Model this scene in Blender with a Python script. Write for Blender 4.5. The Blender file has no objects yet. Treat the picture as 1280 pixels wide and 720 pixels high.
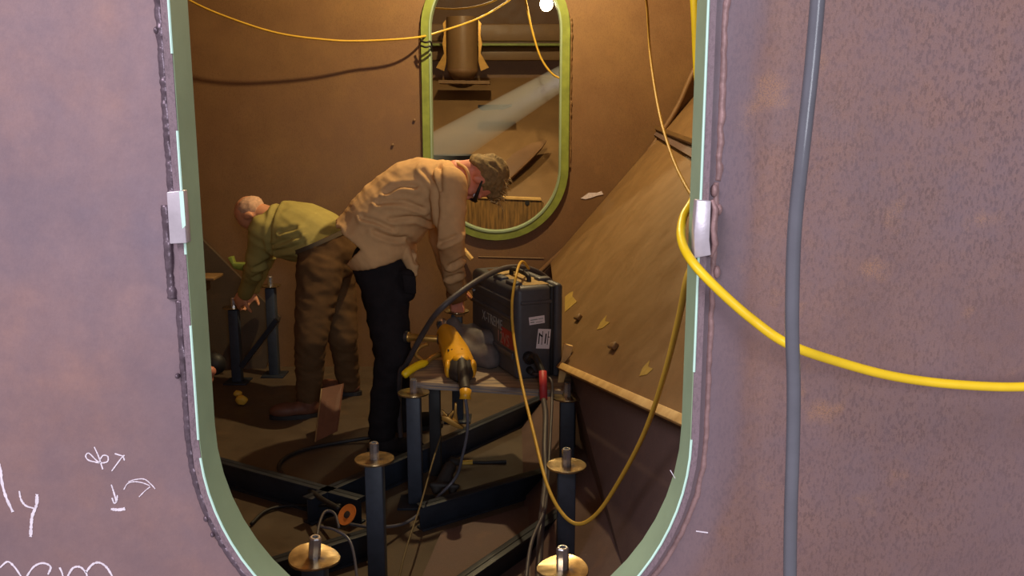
import bpy, bmesh, math, random
from mathutils import Vector, Matrix, noise
random.seed(3)
S = bpy.context.scene
COL = S.collection
PI = math.pi
R = math.radians

# ------------------------------------------------------------------ camera
F_PX, CX, CY, PITCH = 1100.0, 640.0, 360.0, R(10.5)
CAM = Vector((0, 0, 1.55))
cd = bpy.data.cameras.new('camera'); co = bpy.data.objects.new('camera', cd); COL.objects.link(co)
cd.sensor_width = 36; cd.lens = 36 * F_PX / 1280; cd.clip_start = .05; cd.clip_end = 100
co.location = CAM; co.rotation_euler = (PI / 2 - PITCH, 0, 0)
S.camera = co

# ------------------------------------------------------------------ world, lamps, exposure
w = bpy.data.worlds.new('world'); S.world = w; w.use_nodes = True
wb = w.node_tree.nodes['Background']
wb.inputs[0].default_value = (1.0, .93, .97, 1); wb.inputs[1].default_value = .47

def light(name, kind, loc, energy, color, **kw):
    d = bpy.data.lights.new(name, kind); d.energy = energy; d.color = color
    for k, v in kw.items(): setattr(d, k, v)
    o = bpy.data.objects.new(name, d); COL.objects.link(o); o.location = loc
    return o
def aim(o, t):
    o.rotation_euler = (Vector(t) - o.location).to_track_quat('-Z', 'Y').to_euler()
left_fill_l = light('upper_left_fill', 'AREA', (-2.6, -1.0, 4.2), 170, (.98, .92, 1.0), shape='RECTANGLE', size=2.4, size_y=1.6)  # added area light out of view, brightens the near plate's upper left
aim(left_fill_l, (-.6, 1.4, 1.6))
fill_l = light('opening_fill', 'AREA', (.9, -3.4, 2.5), 115, (.88, .92, 1.0), shape='RECTANGLE', size=1.6, size_y=1.6)  # added area light behind the camera, brightens the compartment through the opening
aim(fill_l, (-.1, 3.5, .8))
mid_l = light('hanging_worklight', 'POINT', (.0, 4.55, 3.0), 175, (1.0, .77, .40), shadow_soft_size=.03)
far_l = light('far_bulb_light', 'POINT', (-.25, 6.5, 2.85), 50, (1.0, .78, .42), shadow_soft_size=.04)
beam_l = light('daylight_shaft', 'SPOT', (0, 0, 0), 560, (.62, .66, 1.0), shadow_soft_size=.02, spot_size=R(3.0), spot_blend=.3)

S.view_settings.view_transform = 'Standard'; S.view_settings.look = 'None'
S.view_settings.gamma = 1; S.view_settings.use_curve_mapping = False
S.view_settings.exposure = 0.0

# ------------------------------------------------------------------ pixel helpers (surveying only)
CP, SP = math.cos(PITCH), math.sin(PITCH)
def ray(x, y):
    u = (x - CX) / F_PX; v = (y - CY) / F_PX
    return Vector((u, CP - v * SP, -SP - v * CP))
def P(x, y, Y):
    r = ray(x, y); return CAM + r * (Y / r.y)
def PZ(x, y, z=0):
    r = ray(x, y); return CAM + r * ((z - CAM.z) / r.z)
def PP(x, y, p0, n):                       # ray / plane
    r = ray(x, y); return CAM + r * ((p0 - CAM).dot(n) / r.dot(n))

# ------------------------------------------------------------------ mesh helpers
class MB:
    def __init__(s): s.v = []; s.f = []
    def add(s, vs, fs):
        b = len(s.v); s.v += [Vector(v) for v in vs]; s.f += [tuple(b + i for i in f) for f in fs]; return s
    def box(s, c, size, M=None):
        c = Vector(c); vs = []
        for z in (-.5, .5):
            for y in (-.5, .5):
                for x in (-.5, .5):
                    d = Vector((x * size[0], y * size[1], z * size[2]))
                    vs.append(c + (M @ d if M else d))
        return s.add(vs, [(0, 2, 3, 1), (4, 5, 7, 6), (0, 1, 5, 4), (2, 6, 7, 3), (0, 4, 6, 2), (1, 3, 7, 5)])
    def slab(s, poly, d):                  # polygon extruded by vector d
        n = len(poly); d = Vector(d); p = [Vector(q) for q in poly]
        fs = [tuple(range(n))[::-1], tuple(range(n, 2 * n))] + [(i, (i + 1) % n, n + (i + 1) % n, n + i) for i in range(n)]
        return s.add(p + [q + d for q in p], fs)
    def loft(s, rings, cap=True):
        n = len(rings[0]); vs = [v for r in rings for v in r]
        fs = [(k * n + i, k * n + (i + 1) % n, (k + 1) * n + (i + 1) % n, (k + 1) * n + i) for k in range(len(rings) - 1) for i in range(n)]
        if cap: fs += [tuple(range(n))[::-1], tuple(range((len(rings) - 1) * n, len(rings) * n))]
        return s.add(vs, fs)
    def tube(s, pts, r, seg=10, cap=True):
        pts = [Vector(p) for p in pts]; rings = []; prev = None
        for i, p in enumerate(pts):
            t = (pts[min(i + 1, len(pts) - 1)] - pts[max(i - 1, 0)]).normalized()
            if prev is None:
                a = t.orthogonal().normalized()
            else:
                a = (prev - t * prev.dot(t)).normalized()
            prev = a; b = t.cross(a)
            rr = r[i] if isinstance(r, (list, tuple)) else r
            rings.append([p + (a * math.cos(2 * PI * k / seg) + b * math.sin(2 * PI * k / seg)) * rr for k in range(seg)])
        return s.loft(rings, cap)
    def lathe(s, prof, c, seg=32, M=None):  # prof (r, z)
        c = Vector(c)
        rings = []
        for r, z in prof:
            q = []
            for k in range(seg):
                d = Vector((r * math.cos(2 * PI * k / seg), r * math.sin(2 * PI * k / seg), z))
                q.append(c + (M @ d if M else d))
            rings.append(q)
        return s.loft(rings)
    def ell(s, c, rad, M=None, seg=20, rg=12):
        prof = [(max(1e-4, math.sin(PI * i / rg)), -math.cos(PI * i / rg)) for i in range(rg + 1)]
        c = Vector(c); rings = []
        for r, z in prof:
            q = []
            for k in range(seg):
                d = Vector((rad[0] * r * math.cos(2 * PI * k / seg), rad[1] * r * math.sin(2 * PI * k / seg), rad[2] * z))
                q.append(c + (M @ d if M else d))
            rings.append(q)
        return s.loft(rings)

def base_of(p):
    while p is not None:
        if '_base' in p: return Vector(p['_base'])
        p = p.parent
    return Vector()
def obj(name, mb, m, parent=None, smooth=False, bevel=0, bseg=2, loc=None):
    me = bpy.data.meshes.new(name)
    off = Vector(loc) if loc is not None else base_of(parent)
    me.from_pydata([v - off for v in mb.v], [], mb.f); me.validate()
    bm = bmesh.new(); bm.from_mesh(me); bmesh.ops.recalc_face_normals(bm, faces=bm.faces); bm.to_mesh(me); bm.free()
    if m: me.materials.append(m)
    if smooth:
        for p in me.polygons: p.use_smooth = True
    o = bpy.data.objects.new(name, me); COL.objects.link(o)
    if bevel:
        b = o.modifiers.new('b', 'BEVEL'); b.width = bevel; b.segments = bseg; b.limit_method = 'ANGLE'; b.angle_limit = R(35)
        for p in me.polygons: p.use_smooth = True
        b.harden_normals = False
    if parent is not None:
        o.parent = parent
    elif loc is not None: o.location = loc; o['_base'] = tuple(loc)
    if smooth and smooth != 'all' and hasattr(me, 'set_sharp_from_angle'):
        me.set_sharp_from_angle(angle=R(40))
    return o
def tag(o, label=None, cat=None, group=None, kind=None):
    if label: o['label'] = label
    if cat: o['category'] = cat
    if group: o['group'] = group
    if kind: o['kind'] = kind
    return o
def thing(name, loc, label, cat, group=None):
    o = bpy.data.objects.new(name, None); COL.objects.link(o); o.location = loc; o['_base'] = tuple(loc)
    o.empty_display_size = .1
    return tag(o, label, cat, group)
def struct(o): o['kind'] = 'structure'; return o
def spline(pts, n=10):
    pts = [Vector(p) for p in pts]; P_ = [pts[0] * 2 - pts[1]] + pts + [pts[-1] * 2 - pts[-2]]; out = []
    for i in range(1, len(P_) - 2):
        a, b, c, d = P_[i - 1:i + 3]
        for k in range(n):
            t = k / n
            out.append(.5 * ((2 * b) + (c - a) * t + (2 * a - 5 * b + 4 * c - d) * t * t + (3 * b - a - 3 * c + d) * t ** 3))
    out.append(pts[-1]); return out

# ------------------------------------------------------------------ materials
def srgb(r, g, b):
    f = lambda c: (c / 255 / 12.92) if c / 255 <= .04045 else ((c / 255 + .055) / 1.055) ** 2.4
    return (f(r), f(g), f(b), 1)
class N:
    def __init__(s, name):
        s.m = bpy.data.materials.new(name); s.m.use_nodes = True; s.t = s.m.node_tree
        s.b = s.t.nodes['Principled BSDF']; s.tc = s.t.nodes.new('ShaderNodeTexCoord')
    def n(s, kind, **kw):
        q = s.t.nodes.new('ShaderNode' + kind)
        for k, v in kw.items(): setattr(q, k, v)
        return q
    def l(s, a, b): s.t.links.new(a, b)
    def noise(s, scale, detail=4, rough=.6, stretch=(1, 1, 1), src='Object'):
        mp = s.n('Mapping'); mp.inputs['Scale'].default_value = stretch; s.l(s.tc.outputs[src], mp.inputs[0])
        q = s.n('TexNoise'); q.inputs['Scale'].default_value = scale; q.inputs['Detail'].default_value = detail
        q.inputs['Roughness'].default_value = rough; s.l(mp.outputs[0], q.inputs[0]); return q.outputs[0]
    def ramp(s, fac, stops):
        q = s.n('ValToRGB'); e = q.color_ramp.elements
        while len(e) < len(stops): e.new(.5)
        for i, (p, c) in enumerate(stops): e[i].position = p; e[i].color = c if len(c) == 4 else (*c, 1)
        s.l(fac, q.inputs[0]); return q.outputs[0]
    def mix(s, fac, a, b, mode='MIX'):
        q = s.n('Mix'); q.data_type = 'RGBA'; q.blend_type = mode
        for i, v in ((0, fac), (6, a), (7, b)):
            if hasattr(v, 'is_output'): s.l(v, q.inputs[i])
            else: q.inputs[i].default_value = v
        return q.outputs[2]
    def math(s, op, a, b=0, c=0):
        q = s.n('Math'); q.operation = op
        for i, v in enumerate((a, b, c)):
            if hasattr(v, 'is_output'): s.l(v, q.inputs[i])
            else: q.inputs[i].default_value = v
        return q.outputs[0]
    def bump(s, h, strength=.3, dist=.01):
        q = s.n('Bump'); q.inputs['Strength'].default_value = strength; q.inputs['Distance'].default_value = dist
        s.l(h, q.inputs['Height']); s.l(q.outputs[0], s.b.inputs['Normal'])
    def fin(s, col, rough=.6, metal=0, spec=.5):
        for k, v in (('Base Color', col), ('Roughness', rough), ('Metallic', metal), ('Specular IOR Level', spec)):
            if hasattr(v, 'is_output'): s.l(v, s.b.inputs[k])
            else: s.b.inputs[k].default_value = v
        return s.m
def plain(name, col, rough=.6, metal=0, var=.18, scale=12, bump=.15, bs=60, spec=.4):
    n = N(name); c = [x for x in col[:3]]
    a = tuple(x * (1 - var) for x in c) + (1,); b = tuple(min(1, x * (1 + var)) for x in c) + (1,)
    f = n.noise(scale, 5)
    if bump: n.bump(n.noise(bs, 3), bump, .002)
    return n.fin(n.ramp(f, [(.3, a), (.7, b)]), rough, metal, spec)

def rust_wall(name, cool, warm, dark, band=None, flecks=1.0, rough=.55):
    n = N(name)
    big = n.noise(1.4, 4, .6); mid = n.noise(6, 5, .65)
    col = n.mix(n.math('MULTIPLY', n.ramp(big, [(.38, (0, 0, 0)), (.66, (1, 1, 1))]), 1), cool, warm)
    col = n.mix(n.ramp(mid, [(.35, (.5, .5, .5)), (.7, (0, 0, 0))]), col, dark)
    # fine upright mill-scale flecks
    fl = n.noise(250, 2, .5, (1, 1, .5)); fine = n.noise(520, 2, .5)
    reg = n.noise(2.2, 2)
    fm = n.math('MULTIPLY', n.ramp(fl, [(.50, (0, 0, 0)), (.62, (1, 1, 1))]), n.ramp(reg, [(.3, (.25, .25, .25)), (.6, (.75, .75, .75))]))
    col = n.mix(n.math('MULTIPLY', fm, flecks), col, tuple(x * .45 for x in dark[:3]) + (1,))
    col = n.mix(n.math('MULTIPLY', n.ramp(fine, [(.4, (0, 0, 0)), (.75, (1, 1, 1))]), .35), col, tuple(min(1, x * 1.5) for x in cool[:3]) + (1,))
    spots = n.ramp(n.noise(9, 3, .5), [(.61, (0, 0, 0)), (.72, ((.7,) * 3 if band else (.12,) * 3))])
    col = n.mix(n.math('MULTIPLY', spots, n.ramp(fine, [(.35, (0, 0, 0)), (.6, (1, 1, 1))])), col, srgb(178, 128, 84))
    if band:
        cx, zl, zh, rad = band
        sp = n.n('SeparateXYZ'); n.l(n.tc.outputs['Object'], sp.inputs[0])
        qx = n.math('SUBTRACT', sp.outputs[0], cx)
        dz = n.math('MAXIMUM', n.math('SUBTRACT', zl, sp.outputs[2]), n.math('SUBTRACT', sp.outputs[2], zh))
        dz = n.math('MAXIMUM', dz, 0)
        d = n.math('SUBTRACT', n.math('SQRT', n.math('ADD', n.math('POWER', n.math('ABSOLUTE', qx), 2), n.math('POWER', dz, 2))), rad)
        wob = n.noise(5, 3); d2 = n.math('ADD', d, n.math('MULTIPLY', n.math('SUBTRACT', wob, .5), .05))
        orange = n.ramp(d2, [(.085, (0, 0, 0)), (.10, (.55, .55, .55)), (.125, (.55, .55, .55)), (.145, (0, 0, 0))])
        blue = n.ramp(d2, [(.03, (.75, .75, .75)), (.07, (.55, .55, .55)), (.095, (0, 0, 0))])
        brk = n.ramp(n.noise(3.3, 3), [(.35, (.25, .25, .25)), (.6, (1, 1, 1))])
        col = n.mix(n.math('MULTIPLY', blue, .8), col, srgb(120, 110, 126))
        col = n.mix(n.math('MULTIPLY', orange, n.math('MULTIPLY', brk, n.ramp(n.math('ADD', sp.outputs[0], .5), [(.3, (1, 1, 1)), (.9, (.25, .25, .25))]))), col, srgb(168, 126, 104))
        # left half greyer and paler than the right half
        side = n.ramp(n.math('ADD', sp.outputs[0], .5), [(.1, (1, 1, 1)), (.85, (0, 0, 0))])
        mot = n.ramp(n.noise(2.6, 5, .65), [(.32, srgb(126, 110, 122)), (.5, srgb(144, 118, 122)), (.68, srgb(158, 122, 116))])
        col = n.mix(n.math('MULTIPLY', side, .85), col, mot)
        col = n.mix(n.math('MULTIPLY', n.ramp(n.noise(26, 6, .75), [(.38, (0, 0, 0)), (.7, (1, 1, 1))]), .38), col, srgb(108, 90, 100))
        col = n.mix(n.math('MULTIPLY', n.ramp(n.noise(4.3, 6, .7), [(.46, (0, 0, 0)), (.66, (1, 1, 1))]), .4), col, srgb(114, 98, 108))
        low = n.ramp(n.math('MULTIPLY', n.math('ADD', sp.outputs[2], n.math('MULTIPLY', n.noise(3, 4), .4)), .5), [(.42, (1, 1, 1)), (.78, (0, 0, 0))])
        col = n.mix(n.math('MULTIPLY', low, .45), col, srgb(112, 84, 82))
    n.bump(n.mix(.5, fl, mid), .25, .003)
    return n.fin(col, n.ramp(mid, [(.3, (rough - .1,) * 3), (.7, (rough + .15,) * 3)]), 0, .35)

M = {}
M['near'] = rust_wall('rusty_primed_steel', srgb(130, 102, 98), srgb(132, 98, 86), srgb(104, 78, 76), band=(-.1145, 1.02, 1.82, .4205), flecks=.8)
M['mid'] = rust_wall('brown_mill_steel', srgb(124, 92, 64), srgb(130, 98, 62), srgb(106, 78, 58), flecks=.35, rough=.5)
M['hull'] = rust_wall('hull_plate_steel', srgb(128, 99, 64), srgb(136, 106, 70), srgb(108, 82, 58), flecks=.25, rough=.42)
M['floor'] = rust_wall('bottom_plate_steel', srgb(84, 70, 56), srgb(92, 76, 60), srgb(62, 52, 44), flecks=.4, rough=.5)
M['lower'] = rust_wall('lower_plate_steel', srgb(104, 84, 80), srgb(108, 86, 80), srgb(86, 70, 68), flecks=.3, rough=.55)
M['green'] = plain('green_primer', srgb(146, 166, 136), .5, 0, .1, 8, .1)
M['green2'] = plain('yellow_green_primer', srgb(128, 140, 62), .5, 0, .2, 14, .1)
M['ringface'] = rust_wall('cut_edge_steel', srgb(128, 108, 118), srgb(132, 110, 114), srgb(96, 80, 88), flecks=.5)
M['arris'] = plain('mint_paint_and_edge_light', srgb(200, 236, 222), .4, 0, .05)
M['weld'] = plain('weld_bead_steel', srgb(104, 88, 98), .35, .5, .3, 60, .5, 90)
M['weldr'] = plain('rusty_weld_steel', srgb(150, 118, 118), .45, .2, .25, 60, .5, 90)
M['block'] = plain('ground_bare_steel', srgb(196, 186, 196), .3, .35, .12, 30, .2)
M['chalk'] = plain('chalk', srgb(226, 214, 226), .95, 0, .15, 90, .3)
M['yellow'] = plain('yellow_cable_jacket', srgb(236, 196, 28), .4, 0, .08)
M['yellow2'] = plain('dusty_yellow_cable', srgb(206, 164, 60), .5, 0, .1)
M['grey'] = plain('grey_cable_jacket', srgb(96, 95, 104), .24, 0, .1)
M['wire'] = plain('dull_tan_wire', srgb(96, 80, 52), .6)
M['dcable'] = plain('dark_cable_jacket', srgb(74, 68, 70), .5, 0, .15)
M['black'] = plain('black_rubber', srgb(34, 32, 34), .55, 0, .15)
M['post'] = plain('blue_grey_primed_steel', srgb(56, 62, 74), .5, .1, .18, 20)
M['beam'] = plain('blue_black_steel', srgb(36, 41, 52), .5, .1, .3, 9)
M['bolt'] = plain('zinc_steel', srgb(222, 224, 232), .22, .9, .1)
M['case'] = plain('black_plastic_case', srgb(74, 74, 80), .45, 0, .12, 20, .15, 160)
M['dust'] = plain('brown_dust', srgb(164, 138, 92), .9, 0, .25, 40, .4)
M['white'] = plain('white_paper', srgb(222, 214, 222), .7, 0, .03)
M['ink'] = plain('black_ink', srgb(30, 28, 34), .7, 0, .05)
M['greyink'] = plain('grey_print', srgb(140, 142, 142), .7, 0, .1)
M['red'] = plain('red_rubber', srgb(188, 58, 62), .5, 0, .12)
M['pinkp'] = plain('worn_pink_print', srgb(158, 112, 106), .6)
M['redp'] = plain('red_print', srgb(150, 40, 48), .6, 0, .15)
M['toolyel'] = plain('yellow_tool_plastic', srgb(222, 162, 34), .4, 0, .12)
M['toolblk'] = plain('black_tool_grip', srgb(50, 44, 42), .6, 0, .15)
M['clamp'] = plain('brass_clamp', srgb(186, 142, 70), .35, .6, .2)
M['leather'] = plain('grey_welding_leather', srgb(96, 88, 86), .85, 0, .2, 25, .5, 70)
M['tan'] = plain('tan_work_shirt', srgb(198, 158, 112), .9, 0, .08, 18, .25, 300, .1)
M['olive'] = plain('olive_shirt', srgb(164, 150, 88), .9, 0, .08, 18, .25, 300, .1)
M['trblk'] = plain('black_trousers', srgb(34, 30, 32), .9, 0, .2, 18, .3, 200, .1)
M['trbrn'] = plain('brown_trousers', srgb(88, 65, 43), .9, 0, .15, 12, .3, 200, .1)
M['belt'] = plain('grey_belt', srgb(70, 58, 44), .7, 0, .1)
M['skin'] = plain('reddened_skin', srgb(206, 132, 108), .5, 0, .08, 30, .1, 200)
M['skin2'] = plain('ruddy_skin', srgb(210, 148, 112), .5, 0, .08, 30, .1, 200)
M['glove'] = plain('brown_work_glove', srgb(150, 102, 56), .85, 0, .2, 25, .3)
M['hair'] = plain('brown_hair', srgb(126, 104, 68), .8, 0, .4, 60, .9, 130)
M['tuft'] = plain('pale_hair_strands', srgb(188, 160, 108), .7)  # strands paler than the rest of the hair
M['hairg'] = plain('white_short_hair', srgb(204, 164, 136), .85, 0, .2, 60, .6, 150)
M['boot'] = plain('brown_leather_boot', srgb(96, 58, 42), .6, 0, .2, 20, .2)
M['orange'] = plain('orange_disc', srgb(206, 116, 46), .7, 0, .15, 40, .3)

def wood(name, a, b, sc=10, st=(1, 1, 8)):
    n = N(name); f = n.noise(sc, 5, .6, st); n.bump(f, .2, .003)
    return n.fin(n.ramp(f, [(.35, a), (.65, b)]), .65)
M['ply'] = wood('weathered_plywood', srgb(112, 98, 92), srgb(178, 152, 122), 5, (1, 6, 6))
M['plyedge'] = wood('plywood_edge', srgb(104, 98, 100), srgb(150, 140, 134), 8, (.5, 1, 30))
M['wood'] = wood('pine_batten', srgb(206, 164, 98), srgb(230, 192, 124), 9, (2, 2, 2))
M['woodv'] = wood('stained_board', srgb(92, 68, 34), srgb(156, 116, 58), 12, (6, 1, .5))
def brass():
    n = N('heat_tinted_disc')
    f = n.noise(14, 4, .6)
    c = n.ramp(f, [(.28, srgb(92, 86, 92)), (.42, srgb(150, 128, 92)), (.55, srgb(180, 158, 118)), (.68, srgb(206, 180, 138)), (.8, srgb(140, 104, 116))])
    n.bump(n.noise(9, 2, .5), .5, .012)
    return n.fin(c, .27, .9)
M['brass'] = brass()

def emis(name, col, st):
    m = bpy.data.materials.new(name); m.use_nodes = True; b = m.node_tree.nodes['Principled BSDF']
    b.inputs['Emission Color'].default_value = col; b.inputs['Emission Strength'].default_value = st; b.inputs['Base Color'].default_value = (1, 1, 1, 1); return m
M['bulb'] = emis('lit_bulb', (1, .80, .42, 1), 55)

# ------------------------------------------------------------------ stadium opening helper
def stad(cx, zl, zh, rad, d=0, n=28, ns=8):
    r = rad + d; pts = []
    for k in range(n + 1):
        a = PI * k / n; pts.append((cx + r * math.cos(a), zh + r * math.sin(a)))
    for k in range(1, ns): pts.append((cx - r, zh + (zl - zh) * k / ns))
    for k in range(n + 1):
        a = PI + PI * k / n; pts.append((cx + r * math.cos(a), zl + r * math.sin(a)))
    for k in range(1, ns): pts.append((cx + r, zl + (zh - zl) * k / ns))
    return pts
def wall_with_hole(name, rect, hole, Y, t, m):
    bm = bmesh.new()
    x0, x1, z0, z1 = rect
    def loop(pts):
        vs = [bm.verts.new((x, Y, z)) for x, z in pts]
        return [bm.edges.new((vs[i], vs[(i + 1) % len(vs)])) for i in range(len(vs))]
    e = loop([(x0, z0), (x1, z0), (x1, z1), (x0, z1)]) + loop(hole)
    bmesh.ops.triangle_fill(bm, use_beauty=True, use_dissolve=False, edges=e)
    g = bmesh.ops.extrude_face_region(bm, geom=list(bm.faces))
    for v in g['geom']:
        if isinstance(v, bmesh.types.BMVert): v.co.y += t
    bmesh.ops.recalc_face_normals(bm, faces=bm.faces)
    me = bpy.data.meshes.new(name); bm.to_mesh(me); bm.free(); me.materials.append(m)
    o = bpy.data.objects.new(name, me); COL.objects.link(o); return struct(o)
def ring_mesh(hole_args, d0, d1, y0, y1, jitter=0):
    mb = MB(); a = stad(*hole_args, d=d0); b = stad(*hole_args, d=d1); n = len(a)
    vs = []
    for (x, z), (X, Z) in zip(a, b):
        j = random.uniform(-jitter, jitter)
        vs += [Vector((x, y0, z)), Vector((x, y1, z)), Vector((X, y1, Z)), Vector((X, y0 + j, Z))]
    fs = []
    for i in range(n):
        k = (i + 1) % n
        for q in range(4):
            fs.append((4 * i + q, 4 * k + q, 4 * k + (q + 1) % 4, 4 * i + (q + 1) % 4))
    return mb.add(vs, fs)

# ================================================================== STRUCTURE
YN, YF = 1.43, 5.55
NEAR = (-.1145, 1.022, 1.82, .4205)
FAR = (-.10, 1.285, 2.12, .400)
wall_near = wall_with_hole('wall_front', (-3.6, 3.4, -.02, 4.2), stad(*NEAR, d=.006), YN + .012, .012, M['near'])
wall_far = wall_with_hole('wall_back', (-2.9, 2.7, -.02, 3.4), stad(*FAR, d=.012), YF, .012, M['mid'])

rim = obj('trim_1', ring_mesh(NEAR, 0.0, .013, YN - .001, YN + .078), M['ringface']); struct(rim)
obj('painted_inner_face', ring_mesh(NEAR, -.0015, .001, YN + .001, YN + .079), M['green'], rim, smooth=True)
edge = MB()
def arc_piece(args, d, Y, i0, i1, r, mb):
    p = stad(*args, d=d, n=40, ns=20); n = len(p)
    mb.tube([Vector((p[i % n][0], Y, p[i % n][1])) for i in range(i0, i1 + 1)], r, 6)
NP = len(stad(*NEAR, n=40, ns=20))
for i0, i1 in ((40, 44), (47, 52), (55, 60), (61, 84), (88, 100), (103, 119)):
    arc_piece(NEAR, .0, YN - .001, i0, i1, .0022, edge)
obj('painted_edge_glint', edge, M['arris'], rim, smooth=True)  # light catching the rim's arris, painted as pale mint strips
def bead(args, d, Y, i0, i1, r, m, parent, amp=.35, step=3, name='weld_bead'):
    p = stad(*args, d=d, n=40, ns=20); n = len(p); pts = []; rr = []
    for i in range(i0, i1):
        a = Vector((p[i % n][0], Y + r * .25, p[i % n][1])); b = Vector((p[(i + 1) % n][0], Y + r * .25, p[(i + 1) % n][1]))
        for k in range(step * 2):
            q = a.lerp(b, k / step / 2); nz = noise.noise(q * 45); n2 = noise.noise(q * 140 + Vector((3, 0, 0)))
            pts.append(q + Vector((nz, 0, n2 * .4)) * r * .35); rr.append(r * (1 + amp * (nz * .9 + n2 * .7)))
    return obj(name, MB().tube(pts, rr, 10), m, parent, smooth='all')
# left side of the opening: dark, lumpy bead ; right side: flatter rusty bead
bead(NEAR, .020, YN + .012, 30, 50, .0085, M['weld'], wall_near, step=6)
bead(NEAR, .033, YN + .012, 50, 54, .0080, M['weld'], wall_near, step=6)
bead(NEAR, .021, YN + .012, 54, 74, .0075, M['weld'], wall_near, .3, step=6)
bead(NEAR, .022, YN + .012, 74, 92, .0055, M['weld'], wall_near, .3, 6)
bead(NEAR, .028, YN + .014, 92, 111, .0060, M['weldr'], wall_near, .15, 6)
bead(NEAR, .031, YN + .015, 111, 140, .0075, M['weldr'], wall_near, .15, 6)
# alignment blocks welded over the rim
def slab_px(c, Y, th): return MB().slab([P(x, y, Y) for x, y in c], (0, th, 0))
b = obj('alignment_block', slab_px([(208, 240), (228, 238), (233, 304), (212, 305)], YN - .012, .022), M['block'], bevel=.0015, loc=P(220, 305, YN))
tag(b, 'small ground bare steel block welded on the left side of the oval rim', 'steel block')
obj('paint_smear', MB().slab([P(x, y, YN - .0125) for x, y in ((224, 239), (229, 239), (232, 282), (228, 286), (226, 268))], (0, .001, 0)), M['arris'], b)
b = obj('alignment_block', slab_px([(871, 250), (889, 251), (887, 300), (889, 319), (868, 323), (868, 290)], YN - .014, .024), M['block'], bevel=.0015, loc=P(880, 322, YN))
tag(b, 'bare steel block with rough torn edge on the right side of the oval rim', 'steel block')
obj('torn_edge', MB().tube([P(890, 250, YN - .008), P(894, 262, YN - .006), P(891, 285, YN - .008), P(894, 305, YN - .006), P(889, 321, YN - .006)], [.003, .006, .005, .006, .003], 8), M['weldr'], b, smooth='all')
bump_ = MB()
for x, y, r in ((893, 238, .006), (899, 262, .005), (896, 340, .006)):
    bump_.ell(P(x, y, YN + .010), (r, .006, r * 1.8))
obj('weld_spatter', bump_, M['weldr'], wall_near, smooth='all')
bump_ = MB()
for x, y, r in ((196, 38, .005), (222, 470, .004), (258, 648, .005), (266, 668, .004)):
    bump_.ell(P(x, y, YN + .008), (r, .006, r * 1.2))
obj('weld_spatter', bump_, M['weld'], wall_near, smooth='all')

# chalk marks on the near plate
def chalk(strokes, wpx=2.2):
    mb = MB(); Y = YN + .0112
    for s in strokes:
        pts = spline([P(x, y, Y) for x, y in s], 8) if len(s) > 2 else [P(s[0][0], s[0][1], Y), P(s[1][0], s[1][1], Y)]
        n = len(pts); rr = []
        L, Rr = [], []
        for i, p in enumerate(pts):
            t = (pts[min(i + 1, n - 1)] - pts[max(i - 1, 0)]).normalized()
            q = Vector((-t.z, 0, t.x)) * (wpx * .5 * 1.45 / F_PX) * (1 + random.uniform(-.35, .35))
            L.append(p + q); Rr.append(p - q)
        vs = L + Rr; vs += [v + Vector((0, .0015, 0)) for v in vs]
        fs = []
        for i in range(n - 1):
            fs += [(i, i + 1, n + i + 1, n + i), (2 * n + i, 3 * n + i, 3 * n + i + 1, 2 * n + i + 1), (i, 2 * n + i, 2 * n + i + 1, i + 1), (n + i, n + i + 1, 3 * n + i + 1, 3 * n + i)]
        mb.add(vs, fs)
    return mb
def Z6(*pp): return [(x / 4.5, 560 + y / 4.5) for x, y in pp]     # crop scale 990/220
for st, wd in (([Z6((-20, 60), (0, 110), (12, 200), (35, 280), (72, 360))], 3.4),
               ([Z6((108, 242), (118, 290), (145, 325), (190, 340))], 2.2), ([Z6((208, 260), (205, 320), (182, 380), (175, 440), (172, 500))], 3.6),
               ([Z6((0, 672), (42, 640), (80, 668), (118, 722))], 2.4), ([Z6((150, 722), (190, 668), (240, 648), (284, 668), (270, 712))], 2.4),
               ([Z6((335, 672), (348, 700), (354, 724))], 2.2), ([Z6((380, 722), (410, 676), (450, 670), (482, 700), (490, 724))], 2.4),
               ([Z6((482, 700), (520, 655), (560, 646), (600, 672), (632, 722))], 2.6),
               ([Z6((530, -6), (555, 50), (578, 120)), Z6((560, 84), (500, 70), (482, 45), (500, 30), (545, 72), (575, 84), (605, 75), (606, 48), (580, 42), (562, 66))], 1.5),
               ([Z6((645, 32), (690, 45), (700, 40)), Z6((628, 130), (665, 80), (690, 50), (700, 70))], 1.5),
               ([Z6((626, 206), (640, 250), (655, 305)), Z6((630, 280), (642, 310), (655, 300), (660, 265))], 1.8),
               ([Z6((624, 344), (665, 348), (704, 342))], 3.4),
               ([Z6((696, 234), (718, 200), (755, 190), (800, 196), (842, 212)), Z6((722, 190), (760, 178), (812, 176), (850, 205), (872, 230)), Z6((782, 275), (815, 242), (845, 218))], 1.2),
               ([[(870, 664), (885, 666)]], 1.2), ([[(1003 * .0 + 838, 588), (844, 598)]], .8)):
    obj('chalk_mark', chalk(st, wd), M['chalk'], wall_near)

# --- compartment shell
hull_lo = MB()
prof = [(.05, 0.0), (1.0, .80), (1.75, 1.7), (2.3, 3.3)]
vs = []; t = .02
for y in (YN + .03, YF - .0):
    for x, z in prof: vs.append((x, y, z))
    for x, z in prof[::-1]: vs.append((x + .02, y, z - .02))
n = len(prof) * 2
hull_lo.add(vs, [tuple(range(n))[::-1], tuple(range(n, 2 * n))] + [(i, (i + 1) % n, n + (i + 1) % n, n + i) for i in range(n)])
wr = struct(obj('wall_right', hull_lo, M['lower']))
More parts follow.
